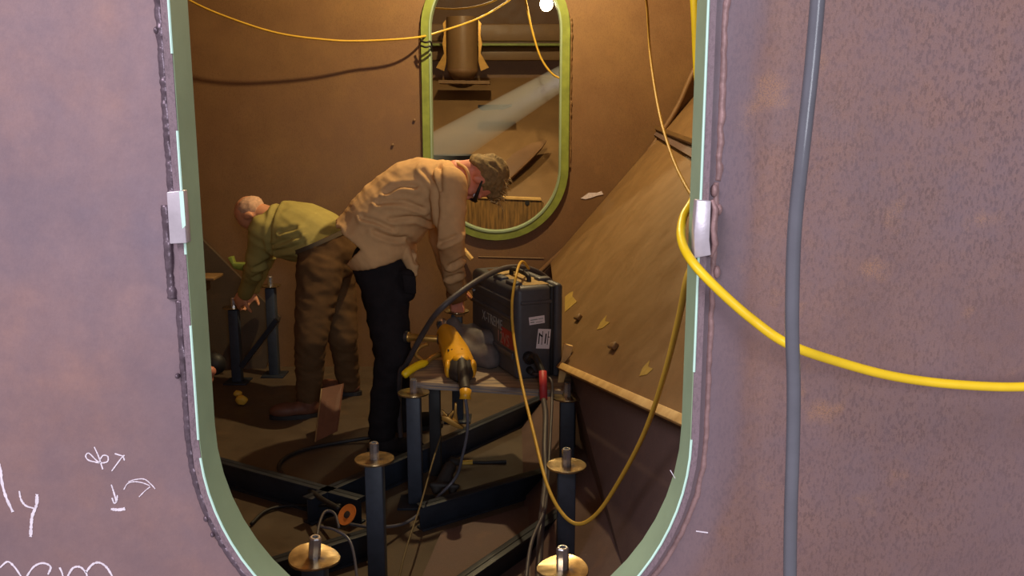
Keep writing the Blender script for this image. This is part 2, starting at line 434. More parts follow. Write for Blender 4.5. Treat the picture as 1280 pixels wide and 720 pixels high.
# upper doubled hull plate whose cut lower edge catches the light
A_, B_, C_ = P(826, 168, YF - .01), P(688, 327, YF - .01), P(862, 521, 2.15)
nrm = (B_ - A_).cross(C_ - A_).normalized()
if nrm.x > 0: nrm = -nrm
E0 = PP(703, 454, A_, nrm); E2 = PP(905, 541, A_, nrm)
D1 = PP(868, 90, A_, nrm); D1 = P(868, 90, YF - .01)
top2 = A_ + (A_ - B_) * 1.2
poly = [E0, E2, E2 + (top2 - B_) * .75, top2, B_]
hp = obj('wall_right_upper', MB().slab(poly, -nrm * .02), M['hull']); struct(hp)
L_ = (E2 - E0).normalized()
# pine batten along the lower edge
bt = MB(); up = nrm.cross(L_).normalized()
if up.z < 0: up = -up
a0, a1 = PP(706, 455, A_, nrm), PP(900, 538, A_, nrm)
bt.slab([a0 - up * .004, a0 - up * .032, a1 - up * .032, a1 - up * .004], nrm * .022)
b_ = obj('wooden_batten', bt, M['wood'], bevel=.002, loc=a0); tag(b_, 'long pale pine batten along the lower edge of the sloping hull plate', 'batten')
# dark webs under the plate
web = MB(); q0 = E0 - nrm * .05; q1 = E2 - nrm * .05
web.slab([q0 - up * .01, q1 - up * .01, Vector((.40, 1.49, 0)), Vector((.33, 3.7, 0))], -nrm * .01)
struct(obj('trim_2', web, M['lower']))
# stringer ledge at the upper right
s0, s1 = PP(824, 167, A_, nrm), PP(900, 200, A_, nrm); ou = Vector((-.55, -.2, .25)).normalized() * .10
struct(obj('trim_3', MB().slab([s0, s1, s1 + nrm * .07, s0 + nrm * .05], (0, 0, .022)), M['hull']))
struct(obj('trim_4', MB().slab([s0 + nrm * .01, s1 + nrm * .01, s1 + nrm * .01 - up * .06, s0 + nrm * .01 - up * .03], nrm * .02), M['lower']))
# rolled fillet between bulkhead and plate
fil = [P(x, y, YF - .03) for x, y in ((880, 66), (864, 96), (848, 132), (826, 168), (800, 205), (758, 258), (722, 296), (690, 326), (650, 364))]
obj('fillet_weld', MB().tube(spline(fil, 5), .016, 8), M['mid'], wall_far, smooth='all')
obj('seam', MB().tube([P(598, 321, YF - .002), P(680, 323, YF - .002)], .0035, 6), M['hull'], wall_far)
# white scrape and small studs on the bulkhead
obj('paint_scrape', MB().slab([P(x, y, YF - .004) for x, y in ((726, 248), (736, 241), (746, 241), (752, 239), (754, 243), (745, 245), (740, 247), (732, 249))], (0, .003, 0)), M['chalk'], wall_far)
for x, y in ((518, 150), (491, 181)):
    obj('stud', MB().lathe([(.008, 0), (.008, .012), (.004, .014)], P(x, y, YF - .002), 10, Matrix.Rotation(PI / 2, 3, 'X')), M['hull'], wall_far)

struct(obj('floor', MB().box((-.1, 3.6, -.02), (6.4, 4.4, .04)), M['floor']))
struct(obj('ceiling', MB().box((-.1, 3.5, 3.32), (6.0, 4.3, .04)), M['mid']))
struct(obj('wall_left', MB().box((-2.75, 3.5, 1.65), (.03, 4.15, 3.3)), M['mid']))
struct(obj('wall_right_end', MB().box((2.62, 3.5, 1.65), (.03, 4.15, 3.3)), M['mid']))
# left sloping plate with its bright top flange
l0, l1, l2 = P(250, 296, 5.3), P(352, 398, 5.3), P(236, 470, 3.9)
lp = MB().slab([P(x, y, 5.50) for x, y in ((205, 252), (350, 397), (330, 468), (200, 468))], (0, .03, 0))
struct(obj('trim_5', lp, M['floor']))
# small shelf tab on the left
sh = obj('bracket', MB().box(P(258, 346, 4.6), (.13, .16, .014)).box(P(256, 356, 4.6), (.012, .14, .07)), M['hull'], loc=P(258, 352, 4.6), bevel=.002)
tag(sh, 'small steel bracket tab at the far left behind the rim', 'bracket')

# far oval rim
rf = obj('trim_6', ring_mesh(FAR, .0, .052, YF - .03, YF + .04), M['green2'], smooth=False); struct(rf)
obj('inner_lip', ring_mesh(FAR, -.006, .004, YF - .035, YF + .06), M['green'], rf, smooth=True)
bead(FAR, .060, YF - .008, 100, 122, .008, M['hull'], wall_far, .3, 3)
bead(FAR, .060, YF - .008, 40, 60, .006, M['mid'], wall_far, .3, 3)

# ================================================================== FAR COMPARTMENT
struct(obj('wall_far_end', MB().box((0, 8.9, 2.0), (6, .03, 5)), M['mid']))
struct(obj('wall_far_left', MB().box((-2.4, 7.25, 2.0), (.03, 3.3, 4)), M['mid']))
struct(obj('wall_far_right', MB().box((2.4, 7.25, 2.0), (.03, 3.3, 4)), M['mid']))
struct(obj('ceiling_far', MB().box((0, 7.25, 3.9), (5, 3.4, .03)), M['mid']))
slope = MB().slab([(-2.4, 5.57, .35), (2.4, 5.57, .35), (2.4, 8.1, 1.98), (-2.4, 8.1, 1.98)], (0, .02, -.03))
struct(obj('floor_far_slope', slope, M['hull']))
struct(obj('trim_7', MB().box((0, 8.35, 1.97), (4.8, .55, .04)), M['mid']))
# horizontal channel frames at the back
for y0, y1, yy, nm in ((30, 52, 8.2, 'trim_8'), (58, 76, 8.25, 'trim_9')):
    a, b2 = P(600, y0, yy), P(600, y1, yy)
    struct(obj(nm, MB().box((0, yy, (a.z + b2.z) / 2), (4.6, .05, a.z - b2.z)), M['hull'], bevel=.01))
a = P(600, 56, 8.15); struct(obj('trim_10', MB().box((0, 8.18, a.z), (4.6, .14, .02)), M['green2']))
# vertical pipe
pc = P(578, 60, 7.9); zt, zb = P(578, 22, 7.9).z, P(578, 92, 7.9).z
pp_ = thing('pipe', (pc.x, pc.y, zb), 'short upright brown steel pipe with edge glints painted as brass-coloured flange pieces in the far compartment', 'pipe')
obj('tube', MB().lathe([(.135, zb + .03), (.135, zt), (.120, zt), (.120, zb + .05)], (pc.x, pc.y, 0), 32), M['hull'], pp_, smooth=True)
obj('end_cap', MB().lathe([(.001, zb - .06), (.08, zb - .05), (.125, zb), (.137, zb + .035), (.001, zb + .04)], (pc.x, pc.y, 0), 32), M['mid'], pp_, smooth='all')
for s, nm in ((-1, 'pipe_edge_glint'), (1, 'pipe_edge_glint')):
    pts = [(pc.x + s * .14, zt - .02), (pc.x + s * .165, zt - .05), (pc.x + s * .158, zt - .14), (pc.x + s * .172, zt - .22), (pc.x + s * .158, zt - .30), (pc.x + s * .23, zb + .05), (pc.x + s * .16, zb + .02), (pc.x + s * .14, zb + .1)]
    obj(nm, MB().slab([Vector((x, pc.y - .02, z)) for x, z in pts], (0, .02, 0)), M['clamp'], pp_)  # light glints along the pipe's edges, put in as brass-coloured pieces
# low ledge, slit and plates on the slope
q = obj('steel_ledge', MB().slab([P(548, 100, 7.6), P(612, 101, 7.6), P(612, 105, 7.6), P(548, 104, 7.6)], (0, .2, 0)), M['hull'], loc=P(580, 104, 7.6)); tag(q, 'narrow steel ledge under the pipe in the far compartment', 'ledge')
q = obj('steel_lug', MB().slab([P(597, 134, 7.25), P(640, 133, 7.25), P(628, 137, 7.25), P(602, 138, 7.25)], (0, .12, .02)), M['beam'], loc=P(618, 137, 7.25)); tag(q, 'thin dark lug on the sloping plate seen through the far opening', 'lug')
# diagonal stiffener plate
nS = Vector((0, -1.63, 2.53)).normalized(); pS = Vector((0, 5.57, .35))
d0, d1 = PP(592, 262, pS, nS), PP(704, 92, pS, nS)
sd = (d1 - d0).normalized()
q = MB().slab([PP(596, 262, pS + nS * .02, nS), PP(640, 205, pS + nS * .02, nS), PP(712, 78, pS + nS * .02, nS), PP(760, 150, pS + nS * .02, nS), PP(740, 300, pS + nS * .02, nS)], nS * -.015)
struct(obj('floor_far_doubler', q, M['hull']))
# curved leaf
lf = [(612, 236), (622, 214), (640, 196), (662, 183), (682, 179), (676, 188), (660, 205), (642, 222), (626, 236)]
vs = []
for i, (x, y) in enumerate(lf): vs.append(PP(x, y, pS + nS * (.05 + .05 * math.sin(PI * i / 8)), nS))
q = obj('bent_plate', MB().slab(vs, nS * .03 + Vector((.01, 0, 0))), M['mid'], loc=vs[0]); tag(q, 'curved brown steel leaf plate lying on the far sloping hull', 'plate')
# plank standing on edge behind the opening
bd = thing('scaffold_board', P(640, 290, 5.95), 'brown board on edge with its lit top painted paler behind the far opening', 'board')
top = [(560, 244), (677, 249), (680, 253)]
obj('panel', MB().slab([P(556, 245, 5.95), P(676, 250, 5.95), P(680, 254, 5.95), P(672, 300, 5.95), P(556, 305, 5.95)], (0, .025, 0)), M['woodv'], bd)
obj('top_edge', MB().slab([P(556, 242.5, 5.94), P(676, 247.5, 5.94), P(677, 251, 5.94), P(556, 246.5, 5.94)], (0, .045, 0)), M['wood'], bd, bevel=.002)  # light on the board's top painted as a strip of paler wood
obj('knot_hole', MB().lathe([(.016, 0), (.016, .004), (.008, .004)], P(659, 253.5, 5.948), 14, Matrix.Rotation(PI / 2, 3, 'X')), M['black'], bd)
# dark trough under the light shaft
q = obj('dark_pan', MB().lathe([(.001, 0), (.17, 0), (.19, .03), (.18, .03), (.16, .012), (.001, .012)], P(572, 199, 6.25), 28), M['beam'], smooth=True, loc=P(572, 199, 6.25)); tag(q, 'shallow dark pan behind the taller worker’s shoulder', 'pan')
# bulb
bp = P(683, 5, 5.95)
bb = thing('light_bulb', bp, 'bright bare warm bulb hanging at the top of the far opening', 'light bulb')
obj('glass_bulb', MB().ell(bp, (.042, .042, .046)), M['bulb'], bb, smooth='all')
obj('socket', MB().lathe([(.018, .04), (.022, .05), (.022, .10), (.012, .12)], bp, 14), M['black'], bb, smooth=True)
obj('cord', MB().tube([bp + Vector((0, 0, .12)), bp + Vector((.01, .02, .7)), bp + Vector((0, .05, 1.5))], .005, 6), M['dcable'], bb)
beam_l.location = P(905, -22, 6.35); aim(beam_l, P(560, 184, 6.15))
ba, bb_ = P(770, 56, 6.28), P(500, 219, 6.12)
hz = obj('haze_shaft', MB().tube([ba, bb_], [.055, .16], 20), None, smooth='all', loc=ba)
hm = bpy.data.materials.new('welding_haze'); hm.use_nodes = True; nt = hm.node_tree; nt.nodes.remove(nt.nodes['Principled BSDF'])
vs_ = nt.nodes.new('ShaderNodeVolumeScatter'); vs_.inputs['Density'].default_value = 3.2; vs_.inputs['Color'].default_value = (.9, .93, 1, 1); vs_.inputs['Anisotropy'].default_value = 0
nt.links.new(vs_.outputs[0], nt.nodes['Material Output'].inputs['Volume']); hz.data.materials.append(hm)
tag(hz, 'pale blue shaft of daylight in welding haze crossing the far opening', 'haze', kind='stuff')
# work-light fitting in the middle compartment (above the frame)
wl = thing('worklight', mid_l.location, 'hanging caged work lamp above the two workers', 'lamp')
L0 = Vector(mid_l.location)
obj('hood', MB().lathe([(.03, .12), (.05, .10), (.075, .06), (.073, .06), (.048, .098), (.03, .112)], L0, 20), M['black'], wl, smooth=True)
obj('cord', MB().tube([L0 + Vector((0, 0, .11)), L0 + Vector((0, 0, .44))], .005, 6), M['dcable'], wl)

# ================================================================== STANDS
DISC = .064
def stand_parts(h=.47, lean=0):
    return h
def make_stand(px, py, Y, label, ztop=None, tilt=(0, 0), warp=0):
    top = P(px, py, Y); base = Vector((top.x, top.y, 0))
    t = thing('support_stand', base, label, 'support stand', 'adjustable steel support stands')
    z = top.z; s = .029
    obj('post', MB().box((base.x, base.y, (z - .012) / 2 + .004), (s * 2, s * 2, z - .022)), M['post'], t, bevel=.004)
    obj('foot_plate', MB().box((base.x, base.y, .005), (.14, .14, .01)), M['beam'], t, bevel=.002)
    Mt = Matrix.Rotation(tilt[0], 3, 'X') @ Matrix.Rotation(tilt[1], 3, 'Y')
    rings = []
    for r, dz in ((.002, -.003), (DISC, -.003), (DISC + .001, 0), (DISC, .003), (DISC * .6, .003), (.002, .003)):
        q = []
        for k in range(40):
            a = 2 * PI * k / 40; w_ = warp * (r / DISC) ** 2 * math.sin(2 * a + px)
            q.append(Vector((base.x, base.y, z)) + Mt @ Vector((r * math.cos(a), r * math.sin(a), dz + w_)))
        rings.append(q)
    obj('disc', MB().loft(rings), M['brass'], t, smooth=True)
    nb = Vector((base.x, base.y, z + .003))
    sk = obj('threaded_socket', MB().lathe([(.0155, 0), (.0155, .052), (.0125, .055), (.0085, .055), (.0085, .035), (.001, .035)], nb, 8, Mt), M['bolt'], t)
    obj('neck', MB().lathe([(.012, -.03), (.012, 0)], Vector((base.x, base.y, z - .002)), 12), M['bolt'], t, smooth=True)
    return t
make_stand(393, 697, 2.07, 'steel stand with bronze disc at bottom left of the opening, nearest on the left', tilt=(.04, .10), warp=.004)
make_stand(468, 574, 2.73, 'second steel stand of the left row, alone between frame bottom and board')
make_stand(517, 491, 3.44, 'steel stand under the front left corner of the plywood board')
make_stand(708, 582, 2.69, 'middle steel stand of the right row, in front of the hanging cable loop')
make_stand(709, 496, 3.36, 'steel stand just right of the board, below the black case', tilt=(0, 0))
make_stand(703, 711, 2.02, 'nearest steel stand at bottom right, its bright disc cut by the frame', warp=.005)
make_stand(292, 384, 5.2, 'steel stand gripped by the bent man in the olive shirt')
make_stand(338, 357, 5.35, 'dim steel stand behind the forearm of the man in olive')
make_stand(571, 389, 4.5, 'steel stand gripped by the taller man in the tan shirt')

# floor beams
def beam(p0, p1, h, wd, label, name='floor_beam', z0=0):
    a, b = p0.copy(), p1.copy(); a.z = b.z = z0
    d = (b - a).normalized(); s = Vector((-d.y, d.x, 0)) * wd / 2
    mb = MB().slab([a - s * .12, a + s * .12, b + s * .12, b - s * .12], (0, 0, h))
    mb.slab([a - s, a + s, b + s, b - s], (0, 0, .008)); mb.slab([x + Vector((0, 0, h - .008)) for x in (a - s, a + s, b + s, b - s)], (0, 0, .008))
    o = obj(name, mb, M['beam'], loc=a, bevel=.001); return tag(o, label, 'steel beam', 'dark steel floor beams')
beam(PZ(255, 598), PZ(452, 655), .11, .05, 'dark steel beam running left from the second left stand')
beam(PZ(385, 655), PZ(676, 520), .11, .05, 'long dark blue beam rising to the right beneath the board')
beam(PZ(525, 662), PZ(682, 614), .10, .05, 'short blue beam between left and right stands, lower middle')
beam(PZ(575, 760), PZ(700, 668), .10, .05, 'dark blue beam at the bottom beside the nearest right stand')
beam(PZ(330, 738), PZ(466, 694), .10, .05, 'black beam behind the nearest left stand')
# diagonal brace by the gripped stand
mb = MB().tube([P(302, 458, 5.1), P(346, 400, 5.1)], .02, 4)
q = obj('diagonal_brace', mb, M['beam'], loc=P(302, 458, 5.1)); tag(q, 'dark diagonal brace right of the stand held by the man in olive', 'brace')
# back post right of the tall man
for x, y0, y1, Y, lb in ((543, 470, 585, 3.75, 'dark square post behind the left edge of the plywood board'), (713, 440, 480, 3.62, 'dark post behind the upright plywood piece')):
    a = P(x, y0, Y); 
    q = obj('square_post', MB().box((a.x, Y, .235), (.05, .05, .468)), M['black'], bevel=.003, loc=(a.x, Y, 0)); tag(q, lb, 'post')
# floor plate lower middle (daylight falling here painted as a paler patch)
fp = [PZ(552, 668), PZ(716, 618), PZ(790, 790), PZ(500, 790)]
q = obj('bottom_plate', MB().slab([v + Vector((0, 0, .001)) for v in fp], (0, 0, .012)), M['lower'], loc=fp[0]); tag(q, 'flat grey-brown steel plate on the floor between the stand rows, paler for painted daylight', 'plate')

# ================================================================== BOARD, CASE AND TOOLS
ZB = .474
c_ = [PZ(513, 477, ZB + .03), PZ(712, 489, ZB + .03), PZ(716, 452, ZB + .03), PZ(528, 450, ZB + .03)]
pb = thing('plywood_board', Vector(((c_[0] + c_[2]) / 2).to_tuple()[:2] + (ZB,)), 'weathered plywood board laid across the stands under the black case', 'board')
ins = [c_[0], c_[1], c_[2], c_[3]]
mb = MB().slab([v - Vector((0, 0, .004)) for v in ins], (0, 0, .004)); obj('top_veneer', mb, M['ply'], pb)
for k in range(4):
    mb = MB().slab([v - Vector((0, 0, .004 + .0062 * (k + 1))) + Vector((0, .001 * (k % 2), 0)) for v in ins], (0, 0, .0062))
    obj('ply_layer', mb, M['plyedge'] if k % 2 else M['ply'], pb)
up_ = obj('plywood_offcut', MB().slab([P(697, 479, 3.50), P(704, 480, 3.50), P(716, 433, 3.52), P(705, 430, 3.52)], (0, .018, 0)), M['wood'], loc=P(701, 480, 3.50)); tag(up_, 'orange-tan wood offcut standing upright behind the right side of the case', 'wood offcut')

# ---- suitcase
az = R(22); dl = Vector((-math.sin(az), math.cos(az), 0)); dw = Vector((math.cos(az), math.sin(az), 0)); uz = Vector((0, 0, 1))
ZT = ZB + .0305
cb = PZ(645, 477, ZT); CL, CW, CH = .555, .205, .395
Mc = Matrix((dw, dl, uz)).transposed()
cs = thing('tool_case', cb, 'black hard plastic wire feeder suitcase with white stickers on the plywood board', 'case')
def cbox(w0, w1, l0, l1, h0, h1, mb=None):
    mb = mb or MB(); c = cb + dw * (w0 + w1) / 2 + dl * (l0 + l1) / 2 + uz * (h0 + h1) / 2
    return mb.box(c, (w1 - w0, l1 - l0, h1 - h0), Mc)
obj('body', cbox(0, CW * .80, 0, CL, .0, CH), M['case'], cs, bevel=.028, bseg=4)
obj('lid', cbox(CW * .84, CW * 1.03, -.004, CL, .0, CH + .004), M['case'], cs, bevel=.016, bseg=4)
obj('seal', cbox(CW * .76, CW * .88, .006, CL - .006, .006, CH - .004), M['black'], cs, bevel=.01)
for h0, h1 in ((.30, .335), (.245, .262), (.085, .115)):
    obj('side_rib', cbox(-.008, .02, .03, CL - .03, h0, h1), M['case'], cs, bevel=.006, bseg=3)
obj('front_ledge', cbox(.02, CW * .78, -.006, .02, .32, .336), M['case'], cs, bevel=.005, bseg=3)
for l0 in (.05, .20):
    obj('top_ridge', cbox(.012, .05, l0, l0 + .10, CH - .012, CH + .010), M['case'], cs, bevel=.006, bseg=3)
obj('dusty_top', cbox(.05, CW * .78, .03, CL - .08, CH - .008, CH + .002), M['dust'], cs, bevel=.002)
def cpt(w_, l_, h_): return cb + dw * w_ + dl * l_ + uz * h_
hd = obj('handle', MB().tube(spline([cpt(.10, .10, CH), cpt(.10, .11, CH + .025), cpt(.10, .17, CH + .032), cpt(.10, .24, CH + .032), cpt(.10, .29, CH + .025), cpt(.10, .30, CH)], 5), .010, 10), M['black'], cs, smooth='all')
for l_ in (.10, .34):
    obj('latch', cbox(CW * .70, CW * .98, l_, l_ + .05, CH - .006, CH + .014), M['case'], cs, bevel=.004)
obj('side_screw', MB().lathe([(.010, 0), (.010, .01), (.004, .013)], cpt(-.002, .50, .30), 12, Mc @ Matrix.Rotation(-PI / 2, 3, 'Y')), M['bolt'], cs, smooth=True)
# stickers on the front end
def sticker(x0, y0, pts):
    n = -dl; p0 = cb - dl * .0012
    return MB().slab([PP(x, y, p0, n) for x, y in pts], dl * .001)
s1_ = obj('sticker', sticker(0, 0, [(661, 397), (680.5, 394), (681, 403.5), (662, 406.5)]), M['white'], cs)
s2_ = obj('sticker', sticker(0, 0, [(673, 411), (688.8, 411.5), (686.5, 436), (670, 435.5)]), M['white'], cs)
def inkbar(a, b, wd):
    n = -dl; p0 = cb - dl * .0018; A = PP(*a, p0, n); B = PP(*b, p0, n); d = (B - A).normalized(); s = d.cross(dl) * wd * .5 * 3.6 / F_PX
    return MB().slab([A - s, A + s, B + s, B - s], dl * .0004)
mb = MB()
for a, b, wd in (((663, 400.5), (672, 399), 1.2), ((673, 398.8), (679, 397.8), 1.0), ((663, 403.4), (668, 402.8), 1.4), ((670, 403), (678, 401.6), .8)):
    k = inkbar(a, b, wd); mb.add(k.v, k.f)
obj('lettering', mb, M['greyink'], s1_)
mb = MB()
for a, b, wd in (((674.5, 416), (673.2, 430), 1.6), ((675, 418), (678.2, 421), 2.0), ((678.6, 414), (677, 431), .9), ((682.8, 417), (681.2, 429.5), 1.8), ((686, 414), (684, 431), .9), ((684.5, 421), (687, 421.5), 1.2)):
    k = inkbar(a, b, wd); mb.add(k.v, k.f)
obj('lettering', mb, M['ink'], s2_)
def text(body, size, origin, xd, yd, m, parent, name='lettering'):
    cu = bpy.data.curves.new(name, 'FONT'); cu.body = body; cu.size = size; cu.extrude = .0006; cu.materials.append(m)
    to = bpy.data.objects.new('tmp', cu); COL.objects.link(to)
    dg = bpy.context.evaluated_depsgraph_get(); dg.update()
    me = bpy.data.meshes.new_from_object(to.evaluated_get(dg)); bpy.data.objects.remove(to)
    zd = xd.cross(yd); Mx = Matrix((xd, yd, zd)).transposed().to_4x4(); Mx.translation = origin - Vector(parent['_base'])
    me.transform(Mx); me.name = name
    if not me.materials: me.materials.append(m)
    o = bpy.data.objects.new(name, me); COL.objects.link(o); o.parent = parent; return o
# on the left flank, reading towards the viewer
obj('red_label', cbox(-.0015, .003, .02, .16, .125, .20), M['redp'], cs)
text('X-TREME', .062, cpt(-.0022, .40, .185), -dl, uz, M['greyink'], cs)
text('12VS', .070, cpt(-.0030, .21, .130), -dl, uz, M['pinkp'], cs)
# connector, gland and torch at the front end
obj('cable_gland', MB().tube([cpt(.055, .0, .10), cpt(.05, -.03, .095)], [.026, .022], 14), M['black'], cs, smooth='all')
obj('gas_fitting', MB().tube([cpt(.06, .0, .045), cpt(.058, -.04, .04)], [.016, .012], 12), M['black'], cs, smooth='all').__setitem__('label', 'small black hose fitting')
tg = thing('welding_lead', PZ(680, 470, ZT), 'black welding lead with a red sleeve hanging off the board front', 'cable')
obj('red_sleeve', MB().tube([P(678.5, 464, 3.40), P(679.5, 500, 3.34)], .0155, 14), M['red'], tg, smooth='all')
obj('upper_lead', MB().tube(spline([cpt(.05, -.03, .095), P(668, 445, 3.46), P(674, 456, 3.43), P(678.5, 466, 3.40)], 6), .013, 10), M['black'], tg, smooth='all')
obj('lower_lead', MB().tube(spline([P(679.5, 499, 3.34), P(682, 520, 3.2), P(681, 560, 3.0), P(682, 600, 2.85), P(677, 650, 2.6), P(672, 740, 2.3)], 8), .011, 10), M['dcable'], tg, smooth='all')
gl = obj('gas_hose', MB().tube(spline([cpt(.058, -.04, .04), P(688, 474, 3.4), P(690, 500, 3.32), P(688, 545, 3.1), P(684, 610, 2.8), P(680, 640, 2.6), P(664, 680, 2.4), P(656, 740, 2.2)], 8), .006, 8), M['dcable'], smooth='all'); tag(gl, 'thin brown gas hose hanging beside the red sleeved lead', 'hose')

# ---- hammer drill
TZ = ZT
t0, t1, t2, t3 = P(556, 412, 3.92), P(569, 440, 3.72), P(578, 468, 3.50), P(582, 488, 3.36)
dr = thing('power_drill', PZ(572, 458, TZ), 'yellow and black hammer drill lying on the plywood board, grip towards the viewer', 'power tool')
def lf_(cs_, side=Vector((1, 0, 0))):
    rings = []
    pts = [Vector(c[0]) for c in cs_]
    for i, (c, a, b) in enumerate(cs_):
        t = (pts[min(i + 1, len(pts) - 1)] - pts[max(i - 1, 0)]).normalized(); s = (side - t * side.dot(t)).normalized(); u = t.cross(s)
        rings.append([Vector(c) + s * a * math.cos(2 * PI * k / 20) + u * b * math.sin(2 * PI * k / 20) for k in range(20)])
    return rings
obj('gear_housing', MB().loft(lf_([(t0, .030, .030), (t0.lerp(t1, .2), .048, .045), (t1, .062, .055), (t1.lerp(t2, .5), .066, .058), (t1.lerp(t2, .72), .060, .054)])), M['toolyel'], dr, smooth=True)
obj('motor_cap', MB().loft(lf_([(t1.lerp(t2, .66), .056, .052), (t1.lerp(t2, .9), .056, .048), (t2, .046, .040), (t2.lerp(t3, .2), .028, .026)])), M['toolblk'], dr, smooth=True)
for s in (-1, 1):
    o_ = t1.lerp(t2, .75) + Vector((s * .052, 0, .0))
    obj('side_panel', MB().ell(o_, (.016, .05, .038)), M['toolyel'], dr, smooth='all')
obj('top_panel', MB().ell(t1.lerp(t2, .66) + Vector((.005, -.01, .038)), (.036, .045, .02)), M['toolyel'], dr, smooth='all')
obj('chuck', MB().lathe([(.001, 0), (.020, .002), (.028, .03), (.028, .06), (.018, .075)], t0, 18, (t0 - t1).to_track_quat('Z', 'Y').to_matrix()), M['bolt'], dr, smooth=True)
for k in range(5):
    q0_ = P(561 + k * 4.2, 440 - k * .2, 3.64)
    obj('vent_slot', MB().box(q0_ + Vector((0, -.02, .012)), (.007, .004, .010)), M['toolblk'], dr)
obj('rear_grip', MB().loft(lf_([(t2.lerp(t3, -.35) + Vector((0, 0, .03)), .026, .03), (t2 + Vector((0, 0, .025)), .024, .026), (t2.lerp(t3, .6), .022, .022), (t3, .019, .019)])), M['toolblk'], dr, smooth=True)
obj('cord_collar', MB().tube([t3, P(581.5, 494, 3.345), P(581.5, 499, 3.34)], [.024, .021, .024], 14), M['toolyel'], dr, smooth='all')
g0, g1 = P(556, 424, 3.84), P(508, 421, 3.88)
obj('side_handle', MB().tube([g0, g0.lerp(g1, .15), g0.lerp(g1, .16), g0.lerp(g1, .9), g0.lerp(g1, .91), g1], [.014, .014, .016, .017, .024, .024], 14), M['clamp'], dr, smooth='all')
obj('handle_flange', MB().tube([g0.lerp(g1, .10), g0.lerp(g1, .16)], .026, 14), M['toolblk'], dr, smooth=True)
obj('handle_end', MB().tube([g0.lerp(g1, .95), g0.lerp(g1, 1.04)], .026, 14), M['toolblk'], dr, smooth=True)
pc_ = [P(581.5, 498, 3.34), P(584, 515, 3.34), P(584, 540, 3.36), P(578, 570, 3.4), P(570, 596, 3.45), P(548, 620, 3.4), P(510, 652, 3.2), P(470, 659, 3.05), P(436, 655, 3.1)]
obj('power_cord', MB().tube(spline(pc_, 8), .0065, 8), M['grey'], dr, smooth='all')

# ---- yellow handled pliers left on the board
pl = thing('pliers', PZ(520, 470, ZT), 'pliers with bright yellow curved handle at the left end of the board', 'pliers')
obj('handle', MB().tube(spline([P(504, 470, 3.62), P(512, 463, 3.64), P(522, 457, 3.68), P(533, 453, 3.72)], 5), [.014] + [.018] * 13 + [.015, .014], 10), M['yellow'], pl, smooth='all')
obj('jaw', MB().tube(spline([P(530, 455, 3.72), P(541, 446, 3.76), P(553, 442, 3.8)], 5), .013, 8), M['clamp'], pl, smooth='all')
obj('lever', MB().tube(spline([P(530, 452, 3.74), P(520, 443, 3.76), P(525, 434, 3.78), P(535, 430, 3.8)], 5), .009, 8), M['clamp'], pl, smooth='all')
# ---- brass spring clamp hanging below
cl = thing('spring_clamp', P(563, 520, 3.45), 'orange brass spring clamp hanging below the board beside the drill cord', 'clamp')
def flat(pts, Y, th, m, par, name): return obj(name, MB().slab([P(x, y, Y) for x, y in pts], (0, th, 0)), m, par, bevel=.002)
flat([(552, 520), (560, 521), (580, 535), (577, 537), (566, 533), (552, 525)], 3.44, .018, M['clamp'], cl, 'lower_jaw')
flat([(568, 504), (571, 504), (571, 518), (573, 531), (564, 527), (567, 518)], 3.45, .018, M['clamp'], cl, 'upper_jaw')
flat([(552, 512), (560, 520), (566, 513), (569, 514), (562, 524), (555, 521)], 3.46, .012, M['clamp'], cl, 'spring_arm')

# ---- leather pouch in front of the case
def blob_obj(name, parts, m, parent=None, voxel=.01, smooth=6, disp=None, loc=None, fac=.5):
    mb = MB()
    for p in parts: mb.add(p.v, p.f)
    me = bpy.data.meshes.new('tmp'); me.from_pydata(mb.v, [], mb.f)
    bm = bmesh.new(); bm.from_mesh(me); bmesh.ops.recalc_face_normals(bm, faces=bm.faces); bm.to_mesh(me); bm.free()
    o = bpy.data.objects.new('tmp', me); COL.objects.link(o)
    r = o.modifiers.new('r', 'REMESH'); r.mode = 'VOXEL'; r.voxel_size = voxel; r.use_smooth_shade = True
    if smooth: s = o.modifiers.new('s', 'SMOOTH'); s.iterations = smooth; s.factor = fac
    dg = bpy.context.evaluated_depsgraph_get(); dg.update()
    e = bpy.data.meshes.new_from_object(o.evaluated_get(dg)); bpy.data.objects.remove(o)
    e.name = name; e.materials.clear(); e.materials.append(m)
    off = base_of(parent) if parent is not None else (Vector(loc) if loc is not None else Vector())
    nn = [v.normal.copy() for v in e.vertices]
    for v, n_ in zip(e.vertices, nn):
        if disp: v.co += n_ * disp(v.co.copy(), n_)
        v.co -= off
    for p in e.polygons: p.use_smooth = True
    o = bpy.data.objects.new(name, e); COL.objects.link(o)
    if parent is not None: o.parent = parent
    elif loc is not None: o.location = loc; o['_base'] = tuple(loc)
    return o
def ellp(c, rad, Mx=None): return MB().ell(c, rad, Mx)
def cap(a, b, ra, rb): 
    a, b = Vector(a), Vector(b); m = MB().tube([a, b], [ra, rb], 16); m.ell(a, (ra,) * 3); m.ell(b, (rb,) * 3); return m
